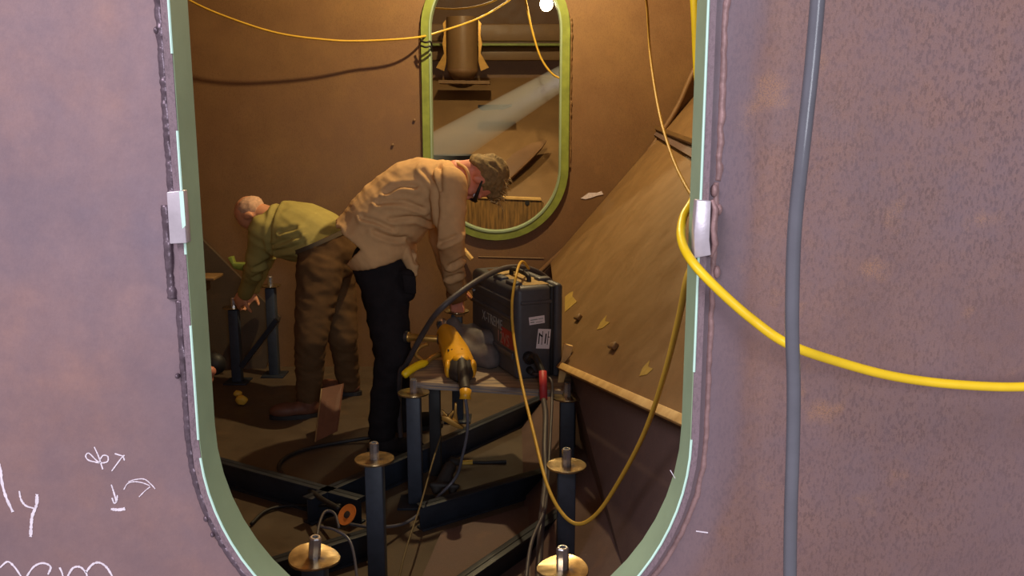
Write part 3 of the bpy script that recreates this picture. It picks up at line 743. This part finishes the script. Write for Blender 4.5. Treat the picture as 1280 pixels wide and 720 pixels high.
def creases(lines, Y, amp=.012, w=.011, fine=None):
    segs = []
    for ln in lines:
        p = spline([P(x, y, Y) for x, y in ln], 4) if len(ln) > 2 else [P(*ln[0], Y), P(*ln[1], Y)]
        for a, b in zip(p, p[1:]): segs.append((a.x, a.z, b.x - a.x, b.z - a.z))
    def f(p, n):
        v = fine(p, n) if fine else 0
        if n.y < .35:
            best = 9; sg = 0
            for ax, az, dx, dz in segs:
                L2 = dx * dx + dz * dz + 1e-9; t = ((p.x - ax) * dx + (p.z - az) * dz) / L2; t = 0 if t < 0 else 1 if t > 1 else t
                ex, ez = p.x - ax - dx * t, p.z - az - dz * t; d = ex * ex + ez * ez
                if d < best: best = d; sg = 1 if ex * dz - ez * dx > 0 else -1
            d = math.sqrt(best) 
            v += -amp * math.exp(-(d / w) ** 2) + amp * .75 * math.exp(-((d - w * 2.1) / (w * 1.3)) ** 2) * (1 if sg > 0 else .4)
        return v
    return f
def folds(d, freq, amp, stretch=.25, seed=0):
    d = Vector(d).normalized(); a = d.orthogonal().normalized(); b = d.cross(a)
    def f(p, n):
        q = Vector((p.dot(d) * freq, p.dot(a) * freq * stretch, p.dot(b) * freq * stretch + seed))
        v = noise.noise(q); w_ = noise.noise(q * 2.1)
        return amp * ((1 - abs(v) * 2.2) * .7 + w_ * .5 - .3)
    return f
g = PZ(585, 446, ZT)
pz = blob_obj('leather_pouch', [cap(P(566, 404, 3.95), P(580, 440, 3.82), .03, .05), cap(P(572, 410, 3.95), P(606, 432, 3.80), .022, .075), cap(P(582, 440, 3.80), P(612, 446, 3.72), .05, .055), cap(P(590, 416, 3.9), P(614, 430, 3.80), .04, .06)],
              M['leather'], voxel=.009, smooth=4, disp=folds((1, .3, .6), 14, .012, .3), loc=g); tag(pz, 'crumpled dark grey leather pouch between the drill and the case', 'pouch')

# ================================================================== CABLES
def cable(name, pts, r, m, label, cat='cable', n=10, seg=10, **kw):
    p = spline(pts, n); o = obj(name, MB().tube(p, r, seg), m, smooth='all', loc=p[0]); return tag(o, label, cat)
cable('thick_cable', [P(1026, -60, 1.22), P(1022, 0, 1.22), P(1014, 90, 1.22), P(1003, 190, 1.215), P(993, 290, 1.22), P(990, 400, 1.22), P(992, 480, 1.22), P(991, 560, 1.22), P(988, 660, 1.22), P(987, 790, 1.22)], .0100, M['grey'], 'thick grey cable hanging straight down in front of the right hand plate')
cable('yellow_hose', [P(866, -30, 1.60), P(869, 20, 1.60), P(872, 90, 1.62), P(880, 190, 1.62), P(868, 245, 1.60), P(854, 272, 1.54), P(852, 300, 1.46), P(866, 328, 1.395), P(900, 364, 1.36), P(940, 399, 1.34), P(985, 430, 1.31), P(1050, 453, 1.34), P(1120, 471, 1.36), P(1200, 481, 1.36), P(1290, 483, 1.36), P(1400, 470, 1.36)], .0076, M['yellow'], 'bright yellow hose looping over the right rim and across the right plate', 'hose')
cable('yellow_cable', [P(866, 330, 1.62), P(858, 352, 1.66), P(848, 400, 1.8), P(830, 470, 2.0), P(806, 540, 2.2), P(776, 598, 2.35), P(748, 640, 2.42), P(724, 655, 2.45), P(703, 642, 2.5), P(684, 606, 2.6), P(668, 545, 2.85), P(652, 478, 3.15), P(642, 420, 3.36), P(640, 380, 3.42), P(645, 345, 3.5), P(650, 329, 3.62), P(655, 328, 3.75), P(661, 336, 3.85)], [.0072 - .0016 * min(1, i / 90) for i in range(171)], M['yellow2'], 'yellow cable hanging in a loop below the rim and over the case')
cable('extension_cable', [P(205, -22, 5.3), P(236, 0, 5.3), P(280, 20, 5.3), P(345, 41, 5.32), P(410, 50, 5.36), P(460, 51, 5.4), P(520, 47, 5.45), P(552, 39, 5.72), P(600, 22, 5.9), P(640, -2, 6.1), P(660, -20, 6.2)], .0065, M['yellow2'], 'thin yellow cord sagging across the upper left of the bulkhead')
cable('extension_cable', [P(655, -10, 5.9), P(660, 15, 5.9), P(667, 45, 5.9), P(676, 72, 5.9), P(688, 90, 5.9), P(700, 98, 5.9), P(712, 100, 5.9)], .007, M['yellow2'], 'thin yellow cord curling down beside the bulb in the far opening')
cable('extension_cable', [P(536, 10, 6.0), P(575, 11, 6.0), P(610, 4, 6.0), P(640, -12, 6.0)], .006, M['yellow2'], 'faint yellow cord at the very top of the far opening')
cable('extension_cable', [P(805, -20, 4.0), P(809, 10, 4.0), P(813, 70, 3.9), P(824, 140, 3.6), P(840, 195, 3.2), P(860, 237, 2.8), P(880, 262, 2.5)], .0055, M['yellow2'], 'thin yellow cord hanging down the right of the far bulkhead')
cable('extension_cable', [P(871, -20, 1.75), P(870, 10, 1.75), P(872, 50, 1.75), P(876, 90, 1.75), P(884, 140, 1.75)], .006, M['yellow'], 'second yellow cord tucked behind the upper right rim')
cable('black_hose', [P(506, 600, 4.0), P(499, 520, 4.0), P(500, 468, 3.85), P(508, 455, 3.8), P(530, 415, 3.62), P(552, 385, 3.5), P(590, 355, 3.6), P(625, 337, 3.8), P(650, 334, 3.9), P(672, 340, 3.95), P(688, 352, 4.0), P(694, 362, 4.02)], .0125, M['dcable'], 'thick dark hose arching from the floor over the top of the case', 'hose')
# floor leads
def fl(x, y, z=.012): return PZ(x, y, z)
cable('floor_cable', [fl(476, 545, .03), fl(430, 552), fl(380, 562), fl(352, 576), fl(352, 592), fl(378, 606, .05), fl(400, 622, .12), fl(424, 636, .13)], .010, M['black'], 'black cable snaking on the floor left of the second stand')
cable('floor_cable', [fl(314, 655), fl(330, 640), fl(352, 633), fl(380, 632), fl(425, 632, .12)], .007, M['black'], 'thin black cable curving on the floor at the lower left')
cable('brown_cable', [P(395, 690, 2.4), P(398, 660, 2.5), P(406, 640, 2.6), P(418, 642, 2.6), P(424, 660, 2.55)], .0045, M['dcable'], 'thin brown wire arching behind the nearest left stand', 'wire')
cable('brown_cable', [P(400, 658, 2.6), P(420, 663, 2.55), P(438, 678, 2.5), P(446, 720, 2.4), P(447, 760, 2.3)], .0045, M['grey'], 'thin grey wire bending down right of the nearest left stand', 'wire')
cable('brown_cable', [P(497, 730, 2.6), P(508, 685, 2.75), P(526, 630, 3.0), P(540, 580, 3.3), P(551, 545, 3.5)], .0035, M['wire'], 'thin tan wire running down from the spring clamp', 'wire')
# hook on the far rim with its cable loop
hk = thing('cable_hook', P(531, 54, YF - .05), 'small dark wire hook on the upper left of the far rim', 'hook')
for dy in (0, 6):
    obj('wire', MB().tube(spline([P(526, 51 + dy, YF - .08), P(532, 53 + dy, YF - .10), P(538, 52 + dy, YF - .09), P(540, 58 + dy, YF - .05)], 5), .006, 8), M['black'], hk, smooth='all')

# ---- grinding disc
gm = MB(); Mg = Matrix.Rotation(R(-38), 3, 'Y') @ Matrix.Rotation(R(35), 3, 'X')
gc = P(435, 644, 3.0)
gd = thing('grinding_disc', gc, 'orange flap grinding disc tilted beside the second left stand', 'grinding disc')
obj('disc', MB().lathe([(.006, .002), (.014, 0), (.040, .004), (.040, .008), (.014, .004), (.006, .005)], gc, 28, Mg), M['orange'], gd, smooth=True)
obj('hub', MB().lathe([(.0135, -.002), (.0135, .008), (.004, .01)], gc, 16, Mg), M['toolblk'], gd, smooth=True)
obj('grinder_body', MB().tube([gc - Mg @ Vector((0, 0, .01)), gc + Vector((-.03, .06, -.05)), gc + Vector((-.10, .12, -.09))], [.018, .026, .022], 12), M['toolblk'], gd, smooth='all')
# ---- dark tool with yellow band below
ft = thing('floor_tool', P(590, 580, 3.9), 'black handled tool with yellow band lying under the board', 'tool')
z0 = P(579, 579, 3.9)
obj('yellow_band', MB().tube([P(577, 579, 3.88), P(591, 578, 3.88)], .013, 12), M['yellow2'], ft, smooth=True)
obj('handle', MB().tube([P(591, 578, 3.88), P(610, 578, 3.88), P(633, 577, 3.88)], [.008, .009, .010], 12), M['black'], ft, smooth=True)
obj('head', MB().tube([P(556, 586, 3.88), P(566, 577, 3.88), P(578, 579, 3.88)], [.02, .03, .016], 12), M['toolblk'], ft, smooth='all')
mb = MB()
jk = blob_obj('welding_gun', [cap(P(545, 612, 3.5), P(562, 585, 3.6), .02, .03), cap(P(560, 590, 3.6), P(566, 615, 3.5), .02, .018), cap(P(540, 606, 3.5), P(572, 608, 3.5), .015, .012)], M['toolblk'], voxel=.008, smooth=2, loc=P(556, 612, 3.5)); tag(jk, 'dark tangle of clamp and gun parts under the spring clamp', 'welding gun')

# ---- small bits on the hull plate and floor
for x, y, lb in ((766, 438, 'curved steel lug on the hull plate, right of the case'), (722, 401, 'small steel lug on the hull plate touching the right edge of the case')):
    c = PP(x, y, A_, nrm); r_ = .03
    s = nrm.cross(up).normalized()
    if s.x < 0: s = -s
    mb = MB().slab([c - s * .036, c + s * .036, c + s * .026 + up * .03, c - s * .02 + up * .022], nrm * .02)
    q = obj('steel_lug', mb, M['hull'], bevel=.006, loc=c); tag(q, lb, 'lug')
M['bare'] = plain('painted_light_spot', srgb(176, 148, 74), .5, .1, .15, 40)  # yellow spots of light on the hull plate, painted as thin patches
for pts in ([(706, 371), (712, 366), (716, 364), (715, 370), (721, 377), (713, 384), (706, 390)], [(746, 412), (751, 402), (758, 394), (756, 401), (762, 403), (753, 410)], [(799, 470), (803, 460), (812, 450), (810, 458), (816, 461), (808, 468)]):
    obj('light_spot', MB().slab([PP(x, y, A_ + nrm * .002, nrm) for x, y in pts], -nrm * .003), M['bare'], hp)  # M['bare'] is the colour of the painted light spots
mb = blob_obj('yellow_rag', [ellp(fl(302, 500, .03), (.035, .03, .03)), ellp(fl(297, 492, .05), (.025, .02, .02))], M['yellow2'], voxel=.008, smooth=2, disp=folds((1, 0, 1), 40, .006, .5), loc=fl(302, 500, 0)); tag(mb, 'small yellow scrap on the floor at the foot of the gripped stand', 'scrap')
mb = blob_obj('red_glove', [ellp(P(262, 464, 4.4), (.035, .03, .03)), ellp(P(261, 474, 4.4), (.025, .025, .025))], M['skin'], voxel=.008, smooth=2, loc=P(263, 478, 4.4)); tag(mb, 'dark and reddish bundle half hidden behind the left rim', 'bundle')
obj('dark_cover', MB().ell(P(268, 455, 4.45), (.06, .05, .06)), M['black'], mb, smooth='all')
# leaning plate by the boot
lp_ = obj('leaning_plate', MB().slab([P(402, 486, 4.3), P(394, 552, 4.05), P(420, 540, 4.15), P(428, 480, 4.4)], (.006, .012, 0)), M['boot'], loc=P(398, 552, 4.05)); tag(lp_, 'brown steel plate leaning upright beside the brown boot', 'plate')
obj('edge', MB().tube([P(402, 486, 4.295), P(394, 552, 4.045)], .004, 6), M['hull'], lp_)
ws = obj('wooden_stick', MB().tube([P(572, 303, YF - .03), P(590, 324, YF - .06)], .016, 6), M['wood'], loc=P(583, 316, YF - .04)); tag(ws, 'short pale stick beyond the forearm of the man in tan', 'stick')
gt = obj('green_clip', MB().slab([P(284, 322, 5.25), P(290, 321, 5.25), P(292, 329, 5.25), P(306, 329, 5.25), P(304, 339, 5.25), P(292, 336, 5.25)], (0, .05, 0)), M['green2'], bevel=.004, loc=P(292, 336, 5.25)); tag(gt, 'yellow-green clip lit beside the forearm of the man in olive', 'clip')
# loose angle offcut right of the stands
q = obj('rusty_strip', MB().slab([PZ(718, 505, .30), PZ(730, 503, .30), PZ(745, 540, .22), PZ(738, 548, .22)], (0, 0, .01)), M['orange'], loc=PZ(730, 520, .26)); 
tag(q, 'small rust orange strip right of the stand beside the board', 'strip')

# ================================================================== PEOPLE
def frame(u, f):
    u = Vector(u).normalized(); f = Vector(f); f = (f - u * f.dot(u)).normalized(); s = f.cross(u)
    return Matrix((f, s, u)).transposed()   # columns: forward, side, up
def lofted(secs, side):
    return MB().loft(lf_(secs, Vector(side)))
def hand_parts(wrist, d, palm_n, side, curl=.7, sc=1.0, thumb=1):
    """palm plus five separately curling fingers: d along the hand, palm_n out of the palm, side towards the thumb"""
    d = Vector(d).normalized(); palm_n = Vector(palm_n); palm_n = (palm_n - d * palm_n.dot(d)).normalized(); s = d.cross(palm_n).normalized() * thumb
    parts = []; w0 = Vector(wrist)
    M3 = Matrix((d, s, palm_n)).transposed()
    parts.append(ellp(w0 + d * .052 * sc, (.058 * sc, .043 * sc, .019 * sc), M3))
    for k, (off, ln) in enumerate(((.030, .072), (.011, .080), (-.009, .075), (-.028, .060))):
        p = w0 + d * .088 * sc + s * off * sc; dd = d.copy(); r = .0092 * sc
        for j in range(3):
            ang = curl * (.6 + .25 * j); dd = (dd * math.cos(ang) + palm_n * math.sin(ang)).normalized()
            dd = dd.normalized(); q = p + dd * ln * sc * (.45, .32, .25)[j]
            parts.append(cap(p, q, r, r * .9)); p = q; r *= .9
            # turn in the finger plane
    p = w0 + d * .028 * sc + s * .034 * sc; dd = (d * .6 + s * .75 + palm_n * .35).normalized()
    q = p + dd * .042 * sc; parts.append(cap(p, q, .012 * sc, .011 * sc)); q2 = q + (dd + palm_n * .6 + d * .3).normalized() * .034 * sc; parts.append(cap(q, q2, .011 * sc, .009 * sc))
    return parts
def head_parts(c, MF, sc=1.0):
    f, s, u = MF.col[0], MF.col[1], MF.col[2]; k = sc
    p = [ellp(c + u * .025 * k - f * .012 * k, (.098 * k, .077 * k, .090 * k), MF), ellp(c - u * .045 * k + f * .030 * k, (.062 * k, .060 * k, .072 * k), MF),
         ellp(c - u * .095 * k + f * .062 * k, (.026 * k, .030 * k, .022 * k), MF), ellp(c + f * .076 * k + u * .022 * k, (.020 * k, .060 * k, .014 * k), MF),
         cap(c + f * .085 * k + u * .008 * k, c + f * .108 * k - u * .028 * k, .009 * k, .014 * k), ellp(c + f * .084 * k - u * .060 * k, (.014 * k, .026 * k, .009 * k), MF)]
    for t in (-1, 1):
        p.append(ellp(c + s * t * .078 * k - f * .008 * k - u * .008 * k, (.020 * k, .010 * k, .034 * k), MF))
        p.append(ellp(c + s * t * .040 * k + f * .062 * k - u * .026 * k, (.024 * k, .022 * k, .02 * k), MF))
    return p
def face_bits(person, c, MF, sc=1.0):
    f, s, u = MF.col[0], MF.col[1], MF.col[2]
    for t in (-1, 1):
        obj('eye', MB().ell(c + f * .080 * sc + s * t * .032 * sc + u * .0, (.012, .013, .009), MF), M['white'], person, smooth='all')
    obj('mouth', MB().ell(c + f * .0965 * sc - u * .060 * sc, (.004, .022, .004), MF), M['redp'], person, smooth='all')

# ---------------- taller man in tan
Y1 = 4.1
man = thing('person', P(480, 568, 4.05) * 1, 'man in a loose tan shirt and black trousers bent over the case, head down', 'person')
man.location.z = 0; man['_base'] = tuple(man.location)
hc = P(600, 222, 4.13); MF = frame((.93, .10, -.30), (-.25, .18, -.95))
hipc = P(466, 318, Y1); chest = P(528, 240, Y1); neck = P(570, 216, 4.13)
sh_n = P(561, 232, 3.93); sh_f = P(556, 228, 4.33)
el_n = P(563, 297, 3.88); wr_n = P(568, 362, 4.16); 
el_f = P(552, 296, 4.42); wr_f = P(566, 356, 4.46)
body = head_parts(hc, MF, 1.0)
body += [cap(P(568, 218, 4.13), hc - MF.col[2] * .05 - MF.col[0] * .02, .062, .052), cap(hipc, chest, .07, .10), cap(chest, neck, .10, .06),
         cap(chest, sh_n, .06, .05), cap(chest, sh_f, .06, .05), cap(sh_n, el_n, .05, .04), cap(el_n, wr_n, .038, .027), cap(sh_f, el_f, .05, .04), cap(el_f, wr_f, .038, .027)]
body += hand_parts(wr_n, P(577, 385, 4.30) - wr_n, (0, .9, -.3), None, .55, 1.05, 1)
body += hand_parts(wr_f, P(572, 384, 4.50) - wr_f, (0, -.9, -.3), None, .55, 1.0, -1)
kn_n, an_n = P(491, 440, 3.92), P(478, 540, 4.02); kn_f, an_f = P(487, 436, 4.32), P(503, 528, 4.36)
hp_n, hp_f = P(479, 346, 4.01), P(474, 342, 4.20)
body += [cap(hipc, hp_n, .08, .07), cap(hipc, hp_f, .08, .07), cap(hp_n, kn_n, .07, .05), cap(kn_n, an_n, .045, .035), cap(hp_f, kn_f, .07, .05), cap(kn_f, an_f, .045, .035)]
blob_obj('body', body, M['skin'], man, voxel=.0075, smooth=2)
face_bits(man, hc, MF)
blob_obj('work_glove', [*hand_parts(wr_n, P(577, 385, 4.30) - wr_n, (0, .9, -.3), None, .55, 1.16, 1), cap(wr_n.lerp(el_n, .22), wr_n, .037, .034)], M['glove'], man, voxel=.0075, smooth=1)
blob_obj('work_glove', [*hand_parts(wr_f, P(572, 384, 4.50) - wr_f, (0, -.9, -.3), None, .55, 1.1, -1), cap(wr_f - Vector((0, 0, -.03)), wr_f, .036, .034)], M['glove'], man, voxel=.0075, smooth=1)
# shirt : torso lofted along the back curve
sd = (.10, 1, .0)
secs = [(P(462, 303, Y1), .235, .185), (P(470, 292, Y1), .235, .180), (P(485, 272, Y1), .225, .178), (P(503, 255, Y1), .215, .172), (P(522, 241, Y1), .215, .165), (P(540, 231, Y1), .205, .140), (P(556, 224, 4.12), .15, .095), (P(571, 217, 4.13), .080, .070)]
tors = lofted(secs, sd)
sleeve = lambda a, b, c, r: [cap(a, b, r[0], r[1]), cap(b, c, r[1], r[2])]
shirt = [tors] + sleeve(sh_n, el_n, wr_n.lerp(el_n, .06), (.085, .064, .046)) + sleeve(sh_f, el_f, wr_f.lerp(el_f, .08), (.085, .064, .046))
shirt += [lofted([(P(481, 325, Y1), .225, .145), (P(479, 318, Y1), .235, .160), (P(474, 305, Y1), .235, .168), (P(467, 298, Y1), .225, .178)], sd), cap(P(512, 322, 4.0), P(518, 341, 3.98), .04, .02)]
f1 = folds((.35, 0, 1), 10, .007, .16, 3); f2 = folds((.8, .2, .6), 26, .003, .25, 7)
f2 = creases([[(529, 213), (545, 232), (548, 259), (545, 300)], [(551, 212), (552, 236)], [(474, 253), (504, 251), (529, 261)], [(471, 288), (492, 297), (506, 298)], [(509, 301), (519, 329)],
    [(455, 271), (474, 276), (492, 285)], [(489, 273), (520, 272), (537, 281)], [(424, 289), (435, 313)], [(563, 333), (578, 324)], [(553, 300), (572, 292)], [(482, 240), (500, 232), (520, 232)], [(560, 352), (574, 347)]], 3.93, .013, .010, f2)
blob_obj('shirt', shirt, M['tan'], man, voxel=.0075, smooth=6, disp=lambda p, n: f1(p, n) + f2(p, n))
obj('collar', MB().tube(spline([P(572, 204, 4.10), P(583, 212, 4.02), P(586, 228, 4.02), P(580, 238, 4.10), P(572, 232, 4.22), P(568, 212, 4.22), P(572, 204, 4.12)], 5), .008, 8), M['tan'], man, smooth='all')
trs = [lofted([(P(477, 306, Y1), .16, .11), (P(478, 318, Y1), .19, .138), (P(480, 332, Y1), .20, .148), (P(481, 352, Y1), .19, .138)], sd), cap(hp_n, kn_n, .108, .085), cap(kn_n, an_n, .083, .068), cap(hp_f, kn_f, .108, .085), cap(kn_f, an_f, .083, .068), cap(P(508, 348, 3.94), P(511, 366, 3.94), .045, .038)]
f3 = folds((0, 0, 1), 12, .012, .3, 1)
blob_obj('trousers', trs, M['trblk'], man, voxel=.012, smooth=5, disp=f3)
def boot(person, an, toe_dir, m):
    an = Vector(an); g = Vector((an.x, an.y, 0)); t = Vector(toe_dir).normalized()
    Mx = Matrix((t, Vector((-t.y, t.x, 0)), Vector((0, 0, 1)))).transposed()
    b = blob_obj('boot', [cap(g + Vector((0, 0, .14)), g + Vector((0, 0, .07)), .055, .052), ellp(g + t * .02 + Vector((0, 0, .045)), (.09, .048, .045), Mx), ellp(g + t * .12 + Vector((0, 0, .042)), (.09, .052, .042), Mx)], m, person, voxel=.009, smooth=4)
    q = []
    for k in range(24):
        a = 2 * PI * k / 24; q.append(g + t * (.065 + .145 * math.cos(a)) + Vector((-t.y, t.x, 0)) * .05 * math.sin(a) + Vector((0, 0, .001)))
    obj('sole', MB().slab(q, (0, 0, .022)), M['black'], person)
boot(man, an_n, (1, -.2, 0), M['trblk']); boot(man, an_f, (1, .1, 0), M['trblk'])
# hair, with an untidy tuft at the forehead
f_, s_, u_ = MF.col[0], MF.col[1], MF.col[2]
hp_ = [ellp(hc + u_ * .040 - f_ * .026, (.098, .084, .088), MF), ellp(hc + u_ * .085 + f_ * .020, (.070, .070, .042), MF), ellp(hc - f_ * .070 - u_ * .012, (.035, .062, .060), MF), ellp(hc + u_ * .098 + f_ * .060, (.035, .045, .028), MF)]
hn = folds((.3, 1, .2), 45, .012, .35, 2)
hair = blob_obj('hair', hp_, M['hair'], man, voxel=.008, smooth=2, disp=hn)
tf = MB()
for k in range(90):
    a = random.uniform(-1, 1); b0 = hc + u_ * random.uniform(.07, .115) + f_ * random.uniform(-.05, .085) + s_ * a * .06
    dv = (u_ * random.uniform(.3, 1) + f_ * random.uniform(-.1, 1) + s_ * random.uniform(-.6, .6) + Vector((0, 0, .3))).normalized()
    tf.tube([b0, b0 + dv * .025, b0 + dv * .050 + f_ * .012], [.004, .003, .0006], 5)
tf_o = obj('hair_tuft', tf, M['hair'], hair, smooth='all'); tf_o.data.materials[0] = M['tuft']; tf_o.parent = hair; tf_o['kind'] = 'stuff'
# safety glasses: two lenses, bridge and temples
gl_ = MB()
for t in (-1, 1):
    gl_.ell(hc + f_ * .104 + s_ * t * .033 + u_ * .002, (.004, .028, .020), MF)
    gl_.tube([hc + f_ * .098 + s_ * t * .062 + u_ * .004, hc + f_ * .05 + s_ * t * .083 + u_ * .004, hc - f_ * .01 + s_ * t * .088 + u_ * .006], [.010, .008, .004], 8)
gl_.tube([hc + f_ * .104 - s_ * .06 + u_ * .008, hc + f_ * .110 + u_ * .008, hc + f_ * .104 + s_ * .06 + u_ * .008], .004, 6)
obj('safety_glasses', gl_, M['black'], man, smooth='all')
pk = obj('cargo_pocket', MB().slab([P(502, 343, 3.885), P(519, 345, 3.885), P(520, 368, 3.885), P(505, 367, 3.885)], (0, .02, 0)), M['trblk'], man, bevel=.006)

# ---------------- man in olive
Y2 = 4.75
m2 = thing('person', PZ(385, 522, 0), 'balding man in an olive shirt and brown trousers bent low at the left', 'person')
hc2 = P(318, 268, 4.92); MF2 = frame((-.86, .22, -.12), (-.12, .15, -1))
sh2n, sh2f = P(329, 286, 4.72), P(340, 280, 5.08); el2n, wr2n = P(320, 330, 4.82), P(306, 368, 5.06); el2f, wr2f = P(330, 322, 5.22), P(316, 362, 5.30)
hip2 = P(408, 318, 4.72); ch2 = P(352, 284, 4.88)
body = head_parts(hc2, MF2, .98) + [cap(P(340, 272, 4.9), hc2 - MF2.col[2] * .05, .062, .055), cap(hip2, ch2, .07, .10), cap(ch2, P(340, 272, 4.9), .10, .06), cap(ch2, sh2n, .06, .05), cap(ch2, sh2f, .06, .05),
    cap(sh2n, el2n, .05, .04), cap(el2n, wr2n, .038, .028), cap(sh2f, el2f, .05, .04), cap(el2f, wr2f, .038, .028)]
body += hand_parts(wr2n, P(295, 380, 5.12) - wr2n, (-.3, .8, -.5), None, .5, 1.05, 1) + hand_parts(wr2f, P(304, 380, 5.24) - wr2f, (-.2, -.8, -.4), None, .5, 1.0, -1)
hp2n, hp2f = P(400, 338, 4.60), P(418, 336, 4.86); kn2n, an2n = P(388, 425, 4.46), P(386, 500, 4.58); kn2f, an2f = P(428, 420, 4.80), P(436, 478, 4.95)
body += [cap(hip2, hp2n, .07, .07), cap(hip2, hp2f, .07, .07), cap(hp2n, kn2n, .07, .05), cap(kn2n, an2n, .045, .036), cap(hp2f, kn2f, .07, .05), cap(kn2f, an2f, .045, .036)]
blob_obj('body', body, M['skin2'], m2, voxel=.008, smooth=2)
face_bits(m2, hc2, MF2, .98)
sd2 = (.45, .9, 0)
sec2 = [(P(412, 304, 4.70), .175, .135), (P(398, 297, 4.73), .195, .150), (P(378, 290, 4.79), .205, .168), (P(360, 286, 4.85), .205, .160), (P(348, 281, 4.90), .18, .125), (P(338, 273, 4.92), .075, .068)]
sh2 = [lofted(sec2, sd2), cap(P(372, 312, 4.72), P(358, 306, 4.78), .07, .06)] + sleeve(sh2n, el2n, wr2n.lerp(el2n, .05), (.078, .060, .044)) + sleeve(sh2f, el2f, wr2f.lerp(el2f, .05), (.078, .06, .044))
f1b = creases([[(338, 258), (337, 274), (335, 292), (334, 316)], [(339, 308), (360, 299), (377, 293)], [(339, 317), (364, 310), (383, 302)], [(352, 290), (372, 284)], [(310, 340), (325, 333)], [(306, 354), (318, 350)]], 4.62, .012, .011, folds((.6, 0, 1), 15, .006, .16, 9))
blob_obj('shirt', sh2, M['olive'], m2, voxel=.0080, smooth=7, disp=f1b)
tr2 = [lofted([(P(403, 299, 4.70), .185, .142), (P(410, 313, 4.70), .190, .146), (P(408, 342, 4.70), .165, .135)], sd2), cap(hp2n, kn2n, .125, .086), cap(kn2n, an2n, .084, .066), cap(hp2f, kn2f, .12, .086), cap(kn2f, an2f, .08, .066), cap(P(392, 330, 4.62), P(402, 318, 4.6), .08, .07)]
blob_obj('trousers', tr2, M['trbrn'], m2, voxel=.011, smooth=5, disp=folds((.45, .1, 1), 17, .009, .45, 4))
rg = lf_([(P(402, 298, 4.70), .187, .145), (P(404, 302.5, 4.70), .190, .147)], Vector(sd2))
obj('belt', MB().loft(rg), M['belt'], m2, smooth=True)
boot(m2, P(386, 505, 4.56), (-1, -.25, 0), M['boot']); boot(m2, an2f, (-1, .2, 0), M['boot'])
f2_, s2__, u2 = MF2.col[0], MF2.col[1], MF2.col[2]
blob_obj('hair', [ellp(hc2 - f2_ * .040 + u2 * .012, (.066, .0785, .074), MF2), ellp(hc2 - u2 * .01 - f2_ * .05, (.052, .074, .045), MF2)], M['hairg'], m2, voxel=.008, smooth=2, disp=folds((1, 1, 0), 60, .004, .6))

# strip helper properties
for o in bpy.data.objects:
    if '_base' in o: del o['_base']
